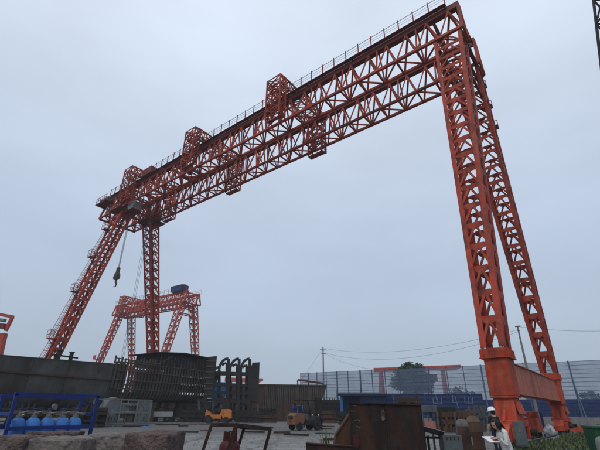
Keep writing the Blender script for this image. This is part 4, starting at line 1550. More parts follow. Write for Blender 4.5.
m.span((-1.7, -.8, .62), (.95, .8, .72))
for y in (-.8, .77):
    m.span((-1.7, y, .72), (.95, y + .03, 1.2))
m.span((-1.73, -.8, .72), (-1.7, .8, 1.2))
m.span((.92, -.8, .72), (.95, .8, 1.25))
m.build('cargo_bed', M['white'], tk)
MB().box((-.4, 0, 1.1), (1.5, 1.1, .7)).build('load', M['maroon'], tk, bevel=.1)
for x in (-1.1, 1.55):
    for y in (-.68, .68):
        wh = MB().lathe([(.12, -.1), (.3, -.1), (.33, -.06), (.33, .06), (.3, .1), (.12, .1)], 18, (x, y, .33), (0, 1, 0)).build('wheel', M['black'], tk, smooth=True)
        MB().lathe([(.02, -.105), (.17, -.105), (.17, .105), (.02, .105)], 12, (x, y, .33), (0, 1, 0)).build('rim', M['galv_dark'], wh)

# ------------------------------------------------------------------ forklifts
def forklift(loc, rz, mt_, label, sc=1.0, mast=2.2, front=None):
    t = thing('forklift', loc, rz, label, 'forklift', 'forklifts in the yard')
    t.scale = (sc, sc, sc)
    m = MB()
    m.prism([(-.35, -.5, .38), (1.0, -.5, .38), (1.15, -.5, .62), (1.15, -.5, .95), (.85, -.5, 1.0), (.6, -.5, .72), (-.1, -.5, .72), (-.35, -.5, .95)], (0, 1.0, 0))
    m.build('chassis', front or mt_, t, bevel=.03)
    m = MB()
    m.prism([(-1.3, -.55, .4), (-.55, -.55, .35), (-.3, -.55, .75), (-.3, -.55, 1.18), (-1.05, -.55, 1.2), (-1.28, -.55, 1.0)], (0, 1.1, 0))
    cw = m.build('counterweight', mt_, t, bevel=.06)
    MB().box((-1.29, 0, .9), (.05, .6, .22)).build('grille', M['black'], cw)
    MB().box((-1.285, 0, .62), (.06, .16, .12)).build('tow_pin', M['dark_steel'], cw)
    m = MB()
    m.box((-.2, 0, 1.22), (.5, .5, .12))
    m.box((-.45, 0, 1.48), (.12, .5, .5), rot=Matrix.Rotation(-.2, 3, 'Y'))
    m.build('seat', M['black'], t, bevel=.04)
    m = MB()
    for s in (-.46, .46):
        m.bar((.95, s, .95), (.62, s, 2.12), .06)
        m.bar((-.62, s, 1.15), (-.6, s, 2.12), .06)
        m.bar((.65, s, 2.12), (-.65, s, 2.12), .06)
    for k in range(7):
        x = -.6 + k * .2
        m.bar((x, -.46, 2.13), (x, .46, 2.13), .035)
    m.build('overhead_guard', M['dark_steel'], t)
    m = MB()
    for s in (-.28, .28):
        m.bar((1.3, s, .12), (1.3, s, mast), .09, .14)
    for z in (.4, 1.1, mast - .08):
        m.bar((1.3, -.28, z), (1.3, .28, z), .09)
    m.tube((1.25, 0, .3), (1.25, 0, mast - .15), .05, 10)
    m.build('mast', M['dark_steel'], t)
    m = MB()
    m.box((1.42, 0, .6), (.06, .95, .12))
    m.box((1.42, 0, .3), (.06, .95, .12))
    for k in range(5):
        m.box((1.42, -.44 + k * .22, .85), (.04, .04, .5))
    m.box((1.42, 0, 1.1), (.05, .95, .05))
    m.build('carriage', M['dark_steel'], t)
    for s in (-.25, .25):
        m = MB()
        m.box((1.48, s, .42), (.05, .12, .7))
        m.box((1.98, s, .085), (1.05, .12, .045))
        m.build('fork', M['dark_steel'], t)
    m = MB()
    m.tube((.62, 0, .9), (.42, 0, 1.35), .03, 8)
    pts = [V((.42 + .09 * math.cos(k * math.pi / 6), .17 * math.sin(k * math.pi / 6), 1.36 + .12 * math.cos(k * math.pi / 6))) for k in range(13)]
    m.path(pts, .016, 5)
    m.build('steering_wheel', M['black'], t)
    for x, r, wd in ((.85, .34, .26), (-.8, .28, .2)):
        for s in (-1, 1):
            y = s * .53
            wh = MB().lathe([(r * .55, -wd / 2), (r * .92, -wd / 2), (r, -wd / 2 + .04), (r, wd / 2 - .04), (r * .92, wd / 2), (r * .55, wd / 2)], 22, (x, y, r), (0, 1, 0)).build('wheel', M['black'], t, smooth=True)
            MB().lathe([(.05, -wd * .42), (r * .5, -wd * .42), (r * .56, -wd * .3), (r * .56, wd * .3), (r * .5, wd * .42), (.05, wd * .42)], 14, (x, y, r), (0, 1, 0)).build('rim', mt_ if x < 0 else M['galv_dark'], wh, smooth=True)
    for s in (-.4, .4):
        MB().tube((1.0, s, 1.05), (1.08, s, 1.05), .07, 10).build('headlight', M['white'], t, smooth=True)
        MB().box((-.62, s, 2.02), (.06, .1, .1)).build('rear_lamp', M['red_paint'], t)
    MB().tube((-.72, .38, 1.15), (-.72, .38, 1.75), .035, 8).build('exhaust', M['dark_steel'], t, smooth=True)
    m = MB()
    for s in (-.12, .12):
        m.path([(1.3, s, mast - .2), (1.36, s, 1.3), (1.38, s, .7)], .018, 5)
    m.build('mast_hoses', M['black'], t)
    MB().box((-.75, 0, 1.205), (.5, .6, .03)).build('engine_cover', M['dark_steel'], t, bevel=.01)
    return t
q = GP(217.5, 423.2)
forklift((q.x, q.y, 0), R(184), M['fork_orange'], 'bright orange forklift parked side-on in front of the arched bulkhead', 1.3)
q = GP(304.5, 430.3)
forklift((q.x, q.y, 0), R(33), M['fork_salmon'], 'faded dusty orange forklift seen from behind, nearest in the open yard', 1.05, 2.35, M['dark_steel'])

# blue drums on a stand
q = AT(297, 415.5, 42)
ds = thing('drum_stand', (q.x, 42, 0), R(5), 'dark steel stand under the two blue drums', 'stand')
zst = max(.4, q.z)
for x in (-.7, .7):
    for y in (-.35, .35):
        unit_bar('leg', M['dark_steel'], ds, (x, y, 0), (x, y, zst - .03), .08)
MB().box((0, 0, zst - .03), (1.6, .9, .06)).build('top_plate', M['dark_steel'], ds)
for i, u in enumerate((294.7, 299.6)):
    p = AT(u, 415, 42)
    d = MB().lathe([(.26, 0), (.285, .02), (.285, .27), (.3, .29), (.285, .31), (.285, .58), (.3, .6), (.285, .62), (.285, .86), (.27, .88), (.05, .875)], 22).build('oil_drum', M['blue'] if i == 0 else M['cylblue'], None, smooth=True)
    d.location = (p.x, 42, zst)
    tag(d, ('dark blue steel drum, left of the pair behind the near forklift', 'lighter blue steel drum, right of the pair behind the near forklift')[i], 'drum', 'blue drums')

# ------------------------------------------------------------------ rusty stand with a gas bottle
YS = 8.2
s0 = AT(236, 426, YS)
st = thing('angle_iron_stand', (s0.x, YS, 0), 0, 'rusty leaning angle-iron stand around the maroon gas bottle', 'stand')
def SP(u, v, dy=0.0):
    q_ = AT(u, v, YS + dy)
    return V((q_.x - s0.x, dy, q_.z))
def leg_to_ground(top, dxdz):
    return V((top.x + dxdz * top.z, top.y, 0.0))
tl, tm, tr, tb = SP(211.5, 425, .25), SP(236.5, 425, 0), SP(270.5, 428.8, .05), SP(244, 428, .55)
LEAN = -.27
for p, wq_ in ((tl, .05), (tm, .075), (tr, .055), (tb, .05)):
    unit_bar('leg', M['rust_near'], st, leg_to_ground(p, LEAN), p, wq_)
for a_, b_ in ((tl, tm), (tm, tr), (tm, tb), (tb, tr)):
    unit_bar('rail', M['rust_near'], st, a_, b_, .055, .06)
for a_, b_ in ((tl, tm), (tm, tr)):
    unit_bar('rail', M['rust_near'], st, leg_to_ground(a_, LEAN).lerp(a_, .15), leg_to_ground(b_, LEAN).lerp(b_, .15), .04)
q = AT(229.5, 440, 8.55)
lpg = thing('gas_bottle', (q.x, 8.62, 0), .4, 'stout maroon gas bottle with a collar, inside the rusty stand', 'gas bottle')
zc_ = AT(229.5, 441.5, 8.55).z
MB().lathe([(.12, .0), (.17, .01), (.17, .05), (.19, .08), (.195, .12), (.195, zc_ - .1), (.185, zc_ - .05), (.15, zc_), (.09, zc_ + .03), (.04, zc_ + .04)], 28).build('body', M['maroon'], lpg, smooth=True)
m = MB()
for k in range(14):
    a0, a1 = k / 14 * 5.4 + .5, (k + 1) / 14 * 5.4 + .5
    if k in (3, 10):
        continue
    m.prism([(.125 * math.cos(a0), .125 * math.sin(a0), zc_ - .01), (.125 * math.cos(a1), .125 * math.sin(a1), zc_ - .01),
             (.125 * math.cos(a1), .125 * math.sin(a1), zc_ + .17), (.125 * math.cos(a0), .125 * math.sin(a0), zc_ + .17)],
            (.008 * math.cos(a0), .008 * math.sin(a0), 0))
m.build('collar', M['maroon'], lpg)
MB().box((0, 0, zc_ + .09), (.04, .05, .11)).build('valve', M['brass'], lpg)

# ------------------------------------------------------------------ rusty plate box, wedge and beam
YX = 9.6
x0_, x1_, x2_ = AT(349, 403, YX), AT(386, 404, YX + .02), AT(421, 405, YX + .3)
rb = thing('plate_box', (x0_.x, YX, 0), 0, 'big dark rusty steel plate box with scratches in the right foreground', 'steel box')
ztx = x0_.z
o0, o1, o2 = V((0, 0, 0)), V((x1_.x - x0_.x, .02, 0)), V((x2_.x - x0_.x, .3, 0))
def wall_plate(a_, b_, za_, zb2, th, nm='plate'):
    nrm = V((-(b_ - a_).y, (b_ - a_).x, 0)).normalized() * th
    return MB().prism([a_ + V((0, 0, .02)), b_ + V((0, 0, .02)), b_ + V((0, 0, zb2)), a_ + V((0, 0, za_))], nrm).build(nm, M['rust_near'], rb, bevel=.004)
wall_plate(o0, o1 - V((.006, 0, 0)), ztx, x1_.z, .03)
wall_plate(o1 + V((.006, 0, 0)), o2, x1_.z, x2_.z, .03)
back = V((.15, 1.1, 0))
wall_plate(o0 + V((0, .035, 0)), o0 + back, ztx, ztx, -.03)
wall_plate(o2 + V((0, .035, 0)), o2 + back, x2_.z, x2_.z, .03)
wall_plate(o0 + back, o2 + back, ztx, x2_.z, .03)
MB().bar(o1 + V((0, -.012, .03)), o1 + V((0, -.012, x1_.z - .01)), .03, .02, up=V((0, 1, 0))).build('weld_seam', M['rust_near'], rb)
m = MB()
m.bar(o0 + V((0, -.01, ztx)), o1 + V((0, -.01, x1_.z)), .05, .02)
m.bar(o1 + V((0, -.01, x1_.z)), o2 + V((0, -.01, x2_.z)), .05, .02)
m.build('rim', M['rust_near'], rb)
def scuff_mat(name, c):
    return mat(name, c, .9, .3, 8, rust=.45, rustcol=(.045, .025, .02), rscale=7, bump=.1)
M['scuff_red'] = scuff_mat('worn_red_mark', (.075, .016, .018))
M['scuff_grey'] = scuff_mat('worn_grey_mark', (.11, .095, .09))
def XP(u, v):
    q_ = AT(u, v, YX)
    return V((q_.x - x0_.x, -.006, q_.z))
def blotch(u, v, ru, rv, mt_, seed):
    rnd = random.Random(seed)
    pts = []
    for k in range(40):
        a_ = k / 40 * 6.283
        f = rnd.uniform(.75, 1.1)
        pts.append(XP(u + ru * f * math.cos(a_), v - rv * f * math.sin(a_)))
    yb = min(0, 0)
    MB().prism(pts, (0, .004, 0)).build('paint_mark', mt_, rb)
blotch(356, 441, 3.6, 8, M['scuff_red'], 2)
blotch(383, 415, 2.4, 6, M['scuff_grey'], 3)
for a_, b_ in (((354.5, 421), (357.5, 419.5)), ((357.5, 419.5), (360.3, 421.5)), ((360, 421.5), (357, 424)), ((356, 426), (360.5, 428)), ((350.8, 405.2), (356, 405.8)), ((351, 411), (356.5, 411.4))):
    unit_bar('chalk_stroke', M['scuff_grey'], rb, XP(*a_), XP(*b_), .022, .004, up=V((0, 1, 0)))
# wedge plate
YWd = 12.0
wa = AT(337, 435, YWd)
wd_ = thing('wedge_plate', (wa.x, YWd, 0), 0, 'triangular rusty steel wedge standing left of the big plate box', 'steel plate')
wt = AT(349.5, 413, YWd)
wl, wr = AT(336, 436, YWd), AT(354, 413, YWd)
m = MB()
m.prism([(wl.x - wa.x - .12, 0, .02), (1.0, 0, .02), (1.0, 0, wt.z), (wt.x - wa.x, 0, wt.z - .03), (wl.x - wa.x, 0, wl.z)], (0, .6, 0))
m.build('body', M['rust'], wd_, bevel=.01)
m = MB().bar((wl.x - wa.x - .02, -.012, wl.z), (wt.x - wa.x, -.012, wt.z - .03), .05, .03)
m.build('edge_flange', M['rust'], wd_)
# low beam
YB2 = 9.0
b0_, b1_ = AT(306, 443.5, YB2), AT(352, 446.5, YB2)
lb = thing('steel_channel', (b0_.x, YB2, 0), 0, 'low rusty steel channel on edge in the foreground with a weed behind', 'steel beam')
Lb = b1_.x - b0_.x
m = MB()
m.prism([(0, 0, .02), (Lb, 0, .02), (Lb, 0, b1_.z), (0, 0, b0_.z)], (0, .02, 0))
m.build('web', M['rust_near'], lb)
MB().bar((0, .08, b0_.z), (Lb, .08, b1_.z), .2, .025).build('flange', M['rust_near'], lb)
for x in (.1, Lb * .5, Lb - .1):
    unit_bar('stiffener', M['rust'], lb, (x, .1, .02), (x, .1, b1_.z - .02), .14, .02)
def weed(u, v, Y, h, seed, label):
    rnd = random.Random(seed)
    p = AT(u, v, Y)
    m = MB()
    for k in range(16):
        a_ = rnd.random() * 6.28
        l = h * rnd.uniform(.5, 1)
        tip = V((math.cos(a_) * l * .35, math.sin(a_) * l * .35, l))
        s_ = V((-math.sin(a_), math.cos(a_), 0)) * .015
        midp = tip * .5 + V((0, 0, l * .08))
        m.add([-s_, s_, midp + s_ * .8, midp - s_ * .8, tip], [(0, 1, 2, 3), (3, 2, 4)])
    o = m.build('weed', M['grass'])
    o.location = (p.x, Y, max(0, p.z))
    tag(o, label, 'weed')
o = weed(326, 461, 9.7, .75, 4, 'thin green weed growing behind the low rusty channel')

# ------------------------------------------------------------------ grey machine stand and rusty tanks
YM = 11.0
def rel(u, v, base, Y=YM, dy=0.0):
    q_ = AT(u, v, Y + dy)
    return V((q_.x - base.x, dy, q_.z))
mb_ = AT(422, 430, YM)
gm_ = thing('machine_stand', (mb_.x, YM, 0), 0, 'grey steel machine stand with a faded red box, beside the plate box', 'machine')
zh = rel(430, 405.5, mb_).z
xa, xb, xc, xd = (rel(u, 420, mb_).x for u in (422.5, 437.5, 441, 455.3))
for x, y in ((xa, 0), (xb, 0), (xa, .5), (xb, .5)):
    unit_bar('post', M['galv_dark'], gm_, (x, y, 0), (x, y, zh - .15), .045)
MB().span((xa - .04, -.03, zh - .16), (xb + .02, .55, zh)).build('head_box', M['galv_dark'], gm_, bevel=.015)
MB().span((xb + .021, -.02, zh - .14), (xd + .03, .2, zh - .03)).build('arm', M['dark_steel'], gm_, bevel=.01)
unit_bar('post', M['dark_steel'], gm_, (xc, 0, .0), (xc, 0, zh - .13), .05)
unit_bar('post', M['galv_dark'], gm_, (xd, 0, .0), (xd, 0, zh - .13), .03)
zr0, zr1 = rel(430, 430, mb_).z, rel(430, 421.5, mb_).z
MB().span((xa + .05, .05, zr0), (xb - .04, .4, zr1)).build('red_box', M['pink'], gm_, bevel=.015)
for k in range(2):
    MB().lathe([(.02, 0), (.05, .01), (.055, .05), (.03, .08)], 14, (xa + .14 + .11 * k, .2, zr1)).build('gauge', M['white'], gm_, smooth=True)
MB().box(((xa + xb) / 2 - .0, -.12, rel(430, 430, mb_).z - .02), (.5, .3, .015), rot=Matrix.Rotation(-.35, 3, 'X') @ Matrix.Rotation(.25, 3, 'Y')).build('tray', M['galv'], gm_)
for x in (xa + .06, xb - .01):
    unit_bar('brace', M['dark_steel'], gm_, (x, -.08, 0), (x, -.08, zr0 - .12), .05)
unit_bar('rail', M['dark_steel'], gm_, (xa, -.08, zr0 - .16), (xb, -.08, zr0 - .16), .05)
cbx0, cbx1 = rel(438.5, 440, mb_).x, rel(457, 440, mb_).x
zc2 = rel(447, 434.5, mb_).z
cab_ = thing('control_cabinet', (mb_.x + cbx0, YM - .35, 0), 0, 'blue-grey steel control cabinet with vent slots under the machine arm', 'cabinet')
WW = cbx1 - cbx0
MB().span((0, 0, .01), (WW, .32, zc2)).build('body', M['galv_dark'], cab_, bevel=.012)
for k in range(4):
    MB().box((WW * (.2 + .2 * k), -.004, zc2 - .07), (.03, .01, .06)).build('vent_slot', M['black'], cab_)
MB().span((.02, -.01, .05), (WW - .02, -.001, zc2 - .14)).build('door', M['galv_dark'], cab_)
def tank(u0, u1, vt, Y, label, seed):
    a_, b_ = AT(u0, vt, Y), AT(u1, vt, Y)
    r = (b_.x - a_.x) / 2
    t = thing('scrap_tank', ((a_.x + b_.x) / 2, Y + r, 0), seed * .7, label, 'tank', 'rusty scrap tanks')
    h = a_.z
    MB().lathe([(r * .96, .0), (r, .02), (r, h * .3), (r * 1.03, h * .31), (r, h * .33), (r, h * .66), (r * 1.03, h * .67), (r, h * .69), (r * .97, h - .18), (r * .7, h - .07), (r * .5, h - .02), (r * .1, h)], 26).build('body', M['rust'], t, smooth=True)
    MB().lathe([(r * .97, h - .175), (r * .985, h - .15), (r * .72, h - .045), (r * .52, h + .004), (r * .3, h + .012), (r * .05, h + .013)], 26).build('lid', M['wood'] if seed % 2 else M['stone_grey'], t, smooth=True)
    MB().box((0, -r - .01, h * .55), (.16, .04, .22)).build('patch', M['galv'], t, bevel=.01)
tank(457, 470, 419.5, 12.6, 'nearer rusty round tank with pale domed lid right of the cabinet', 2)
tank(467.5, 483, 416.5, 13.6, 'farther rusty round tank with brown domed lid beside the workers', 3)
frame_stack(403, 421, 396.5, 46, 'dark brown scrap stack rising behind the plate box', nl=5, nx=6, mt_=M['rust'])
frame_stack(441, 476, 410.5, 34, 'low rusty pile of steel sections in front of the blue wall', nl=3, nx=9, mt_=M['rust_brown'])
frame_stack(474, 489, 406.5, 36, 'short grey rack of uprights between the blue wall and the hard hat', nl=2, nx=8, mt_=M['galv_dark'])

# things round the feet of the near crane legs
q = AT(519.5, 430, 17.0)
el = thing('switch_box', (q.x, 17.0, 0), R(-20), 'grey steel switch box standing at the foot of the near crane leg', 'switch box')
hb = AT(519.5, 421.5, 17.0).z
MB().span((-.19, -.16, .25), (.19, .16, hb)).build('body', M['galv_dark'], el, bevel=.02)
MB().span((-.16, -.175, .3), (.16, -.161, hb - .06)).build('door', M['galv_dark'], el)
MB().box((-.03, -.182, hb - .3), (.1, .012, .12)).build('label_plate', M['stone_grey'], el)
for x in (-.14, .14):
    unit_bar('leg', M['dark_steel'], el, (x, 0, 0), (x, 0, .26), .06)
wsp = crane.matrix_world
def cw_(x, y, z=0):
    th = crane.rotation_euler.z
    return V((crane.location.x + x * math.cos(th) - y * math.sin(th), crane.location.y + x * math.sin(th) + y * math.cos(th), z))
def motor_box(y, label, k):
    p = GP(534, 438.5)
    t = thing('drive_box', (p.x, p.y, 0), crane.rotation_euler.z, label, 'drive box')
    MB().span((-.5, -.8, .35), (.25, .8, 1.15)).build('body', M['crane_low'], t, bevel=.03)
    MB().span((-.45, -.7, 1.15), (.2, -.1, 1.5)).build('motor_cover', M['crane_low'], t, bevel=.05)
    MB().tube((-.1, .25, 1.33), (-.1, .7, 1.33), .15, 12).build('motor', M['crane_low'], t, smooth=True)
    for y_ in (-.6, .6):
        MB().span((-.4, y_ - .08, 0), (.2, y_ + .08, .35)).build('foot', M['dark_steel'], t)
motor_box(3.6, 'orange drive box beside the rail between the near crane legs', 0)
q = GP(546, 437)
bp_ = thing('bollard', (q.x, q.y, 0), 0, 'dark blue steel post standing between the crane legs beside the white sack', 'post')
MB().tube((0, 0, 0), (0, 0, AT(545.5, 412, q.y).z), .09, 12).build('shaft', M['blue'], bp_, smooth=True)
MB().lathe([(.1, 0), (.16, .0), (.16, .03), (.1, .04)], 12).build('base_plate', M['blue'], bp_)
q = GP(551, 437.5)
hs_ = AT(550, 425, q.y).z
def sack():
    from mathutils import noise as nz_
    bm = bmesh.new()
    bmesh.ops.create_icosphere(bm, subdivisions=4, radius=1)
    for v in bm.verts:
        p = v.co.copy()
        d = nz_.noise(p * 2.2) * .18 + nz_.noise(p * 6) * .07
        k = 1 - .35 * max(0, p.z)
        v.co = V((p.x * .36 * k, p.y * .3 * k, p.z * hs_ * .52)) * (1 + d)
    zm = min(v.co.z for v in bm.verts)
    for v in bm.verts:
        v.co.z -= zm
    me = bpy.data.meshes.new('sack')
    bm.to_mesh(me)
    bm.free()
    for p in me.polygons:
        p.use_smooth = True
    m_ = mat('sack_cloth', (.6, .6, .6), .9, .2, 6, rust=.35, rustcol=(.12, .12, .13), rscale=5, bump=.6, bscale=12)
    me.materials.append(m_)
    o = bpy.data.objects.new('sack', me)
    COL.objects.link(o)
    o.location = (q.x, q.y, 0)
    tag(o, 'crumpled white sack with dark blotches by the far right crane leg', 'sack')
sack()
q = GP(576, 433)
o = MB().box((0, 0, .28), (1.5, 1.0, .55), taper=.85).build('steel_trough', M['crane_low'], bevel=.04)
o.location = (q.x, q.y, 0)
tag(o, 'small orange trough lying just right of the far right crane leg', 'trough')

# green bin and grey post at the right edge
q = AT(604, 440, 13.0)
gb = thing('waste_bin', (q.x, 13.0, 0), R(-12), 'dark green plastic waste bin standing in the grass at the right edge', 'bin')
zg_ = AT(597, 425.5, 13.0).z
m = MB()
wgb = .36
m.add([(-wgb * .8, -.3, 0), (wgb * .8, -.3, 0), (wgb * .8, .3, 0), (-wgb * .8, .3, 0), (-wgb, -.36, zg_ - .08), (wgb, -.36, zg_ - .08), (wgb, .36, zg_ - .08), (-wgb, .36, zg_ - .08)],
      [(3, 2, 1, 0), (4, 5, 6, 7), (0, 1, 5, 4), (1, 2, 6, 5), (2, 3, 7, 6), (3, 0, 4, 7)])
m.build('body', M['green'], gb, bevel=.03)
MB().box((0, 0, zg_ - .04), (wgb * 2.12, .8, .07)).build('lid', M['green'], gb, bevel=.02)
for x in (-.25, .25):
    MB().lathe([(.03, -.04), (.1, -.04), (.1, .04), (.03, .04)], 14, (x, .33, .1), (1, 0, 0)).build('wheel', M['black'], gb)
q = AT(601, 436, 9.2)
gpz = q.z
gp = thing('round_bollard', (q.x + .02, 9.2, 0), 0, 'short round-topped grey concrete bollard at the bottom right corner', 'bollard')
MB().lathe([(.15, 0), (.15, gpz - .14), (.135, gpz - .06), (.09, gpz - .015), (.02, gpz)], 22).build('shaft', M['concrete'], gp, smooth=True)

# lattice mast that enters at the top right corner
e0, e1 = AT(591.4, 0, 20), AT(600, 75, 20)
dm = (e0 - e1).normalized()
bt = e1 - dm * (e1.z / dm.z)
lm = thing('lattice_mast', (bt.x + 2.1, bt.y + .75, 0), 0, 'dark lattice mast cutting the top right corner of the view', 'mast')
Lm = 46.0
def mp_(t, i, j):
    return dm * t + V(((i - .5) * 1.5, (j - .5) * 1.5, 0))
m = MB()
lac = MB()
for i in (0, 1):
    for j in (0, 1):
        m.bar(mp_(0.2, i, j) - V((.05, .05, 0)) * 0, mp_(Lm, i, j), .15)
n = 15
for k in range(n):
    t0, t1 = .3 + k * (Lm - .5) / n, .3 + (k + 1) * (Lm - .5) / n
    for (a_, b_) in (((0, 0), (1, 0)), ((1, 0), (1, 1)), ((1, 1), (0, 1)), ((0, 1), (0, 0))):
        lac.bar(mp_(t0, *a_), mp_(t1, *b_), .1)
        lac.bar(mp_(t1, *a_), mp_(t1, *b_), .1)
mo = m.build('chords', M['dark_steel'], lm)
lac.build('lacing', M['dark_steel'], lm)
MB().span((-.9, -.9, 0), (.9, .9, .32)).build('footing', M['concrete'], lm, bevel=.03)
# more stacked steel, crates and plates in the middle of the yard
frame_stack(236, 262, 411.5, 55.5, 'low dark trestles right of the orange forklift', nl=2, nx=8)
frame_stack(255, 276, 414, 57, 'low brown pile of plates left of the plain rusty box', nl=2, nx=7, mt_=M['rust'])
frame_stack(312, 336, 410, 58, 'dark pile of sections just behind the near forklift', nl=3, nx=9, mt_=M['rust'])
frame_stack(340, 349, 412, 50, 'narrow dark stack left of the big plate box', nl=3, nx=4)
# ------------------------------------------------------------------ people
def skin_figure(name, parent, nodes, edges, root, colour, mats, sub=2):
    """nodes: key -> (position, radius); one continuous skinned body"""
    keys = list(nodes)
    idx = {k: i for i, k in enumerate(keys)}
    me = bpy.data.meshes.new(name)
    me.from_pydata([nodes[k][0] for k in keys], [(idx[a], idx[b]) for a, b in edges], [])
    ob = bpy.data.objects.new(name, me)
    COL.objects.link(ob)
    md = ob.modifiers.new('skin', 'SKIN')
    md.use_smooth_shade = True
    sv = me.skin_vertices[0].data
    for k in keys:
        r = nodes[k][1]
        sv[idx[k]].radius = r if isinstance(r, tuple) else (r, r)
        sv[idx[k]].use_root = (k == root)
    ms = ob.modifiers.new('sub', 'SUBSURF')
    ms.levels = ms.render_levels = sub
    dg = bpy.context.evaluated_depsgraph_get()
    new = bpy.data.meshes.new_from_object(ob.evaluated_get(dg))
    ob.modifiers.clear()
    ob.data = new
    new.materials.clear()
    for m_ in mats:
        new.materials.append(m_)
    for p in new.polygons:
        p.use_smooth = True
        p.material_index = colour(p.center)
    from mathutils import noise as nz_
    bare = {i for p in new.polygons if p.material_index == 0 for i in p.vertices}
    for v in new.vertices:               # folds and creases in the clothes
        if v.index in bare:
            continue
        p = v.co
        v.co = p + v.normal * (.009 * nz_.noise(V((p.x * 9, p.y * 9, p.z * 16))) + .004 * nz_.noise(p * 34))
    ob.parent = parent
    return ob
def add_hand(nodes, edges, wrist, d, palm_n, side, tag_, curl=.5):
    """palm, four fingers and a thumb on the wrist; d along the forearm, palm_n out of the palm, side towards the thumb"""
    d, palm_n, side = V(d).normalized(), V(palm_n).normalized(), V(side).normalized()
    W_ = V(nodes[wrist][0])
    pk = tag_ + 'palm'
    nodes[pk] = (W_ + d * .06, (.024, .036))
    edges.append((wrist, pk))
    for i, (off, ln) in enumerate(((.028, .070), (.010, .080), (-.009, .074), (-.027, .058))):
        base = W_ + d * .095 + side * off
        k1, k2, k3 = (tag_ + 'f%d%d' % (i, j) for j in range(3))
        nodes[k1] = (base, .010)
        nodes[k2] = (base + d * ln * .5 + palm_n * ln * .2 * curl, .009)
        nodes[k3] = (base + d * ln * (.95 - .35 * curl) + palm_n * ln * .75 * curl, .008)
        edges += [(pk, k1), (k1, k2), (k2, k3)]
    k1, k2 = tag_ + 't0', tag_ + 't1'
    nodes[k1] = (W_ + d * .05 + side * .048 + palm_n * .012, .011)
    nodes[k2] = (W_ + d * .09 + side * .062 + palm_n * .035, .009)
    edges += [(pk, k1), (k1, k2)]
def head_mesh(parent, c, fwd, up, mt_skin, mt_hair, hair='short'):
    """head with nose, eyes, brows, mouth and ears; c = centre, fwd = where the face looks"""
    fwd = V(fwd).normalized()
    up = V(up)
    up = (up - fwd * up.dot(fwd)).normalized()
    rt = fwd.cross(up).normalized()
    M3 = Matrix((rt, fwd, up)).transposed()
    bm = bmesh.new()
    bmesh.ops.create_uvsphere(bm, u_segments=28, v_segments=20, radius=1)
    for v in bm.verts:
        x, y, z = v.co
        jaw = max(0, -z)
        sx = .076 * (1 - .32 * jaw ** 1.5)
        sy = .096 * (1 - .14 * jaw)
        p = V((x * sx, y * sy + (.012 * jaw if y > 0 else .01 * jaw), z * .118))
        g_ = math.exp(-((p.x / .013) ** 2 + ((p.z + .012) / .02) ** 2))
        if y > 0:
            p.y += .02 * g_
            for ex in (-.031, .031):
                p.y -= .009 * math.exp(-(((p.x - ex) / .014) ** 2 + ((p.z - .008) / .01) ** 2))
            p.y += .006 * math.exp(-((p.x / .026) ** 2 + ((p.z + .052) / .009) ** 2))
        v.co = V(c) + M3 @ p
    me = bpy.data.meshes.new('head')
    bm.to_mesh(me)
    bm.free()
    for p in me.polygons:
        p.use_smooth = True
    me.materials.append(mt_skin)
    o = bpy.data.objects.new('head', me)
    COL.objects.link(o)
    o.parent = parent
    def at(x, y, z):
        return V(c) + M3 @ V((x, y, z))
    for ex in (-.031, .031):
        MB().lathe([(.001, -.003), (.009, -.002), (.01, 0), (.006, .004), (.001, .005)], 10, at(ex, .084, .009), fwd).build('eye', M['black'], o, smooth=True)
        MB().bar(at(ex - .018, .089, .03), at(ex + .018, .089, .03), .006, .007).build('eyebrow', mt_hair, o)
    MB().bar(at(-.022, .094, -.052), at(.022, .094, -.052), .006, .008).build('mouth', M['scuff_red'], o)
    for s in (-1, 1):
        MB().lathe([(.004, -.008), (.02, -.006), (.026, .0), (.018, .007), (.004, .006)], 12, at(s * .076, -.005, -.002), rt * s + fwd * .3).build('ear', mt_skin, o, smooth=True)
    # hair shell
    bm = bmesh.new()
    bmesh.ops.create_uvsphere(bm, u_segments=26, v_segments=18, radius=1)
    dele = []
    for v in bm.verts:
        x, y, z = v.co
        lim = .6 - .3 * abs(x) if y > .5 else (.6 - (.5 - y) * (4.5 if hair == 'long' else 2.6) if y > .1 else -.9)
        lim = max(lim, -.95)
        if z < lim:
            dele.append(v)
        p = V((x * .082, y * .101 - .006, z * .124 + .002))
        if hair == 'long' and y < .3 and z < .2:
            p.y -= .014 * (1 - z)
            p.x *= 1.08
        v.co = V(c) + M3 @ p
    bmesh.ops.delete(bm, geom=dele, context='VERTS')
    bmesh.ops.solidify(bm, geom=bm.faces[:], thickness=.008)
    me = bpy.data.meshes.new('hair')
    bm.to_mesh(me)
    bm.free()
    for p in me.polygons:
        p.use_smooth = True
    me.materials.append(mt_hair)
    h = bpy.data.objects.new('hair', me)
    COL.objects.link(h)
    h.parent = parent
    if hair == 'long':
        m = MB()
        for k in range(9):
            t = (k - 4) / 4
            a_ = at(t * .07, -.075 - .02 * (1 - t * t), .01)
            b_ = at(t * .08, -.10 - .015 * (1 - t * t), -.12)
            c_ = V((b_.x, b_.y, b_.z)) + V((0, 0, -.14)) - fwd * .02
            m.tube(a_, b_, .024, 6, .022)
            m.tube(b_, c_, .022, 6, .009)
        for s in (-1, 1):                 # locks that frame the face
            for k in range(3):
                a_ = at(s * .068, .052 - .03 * k, .06)
                b_ = at(s * .083, .045 - .03 * k, -.03)
                c_ = at(s * .08, .02 - .03 * k, -.13) + V((0, 0, -.03))
                m.tube(a_, b_, .017, 6, .019)
                m.tube(b_, c_, .019, 6, .008)
        m.build('hair_ends', mt_hair, parent, smooth=True)
    return o, at, M3

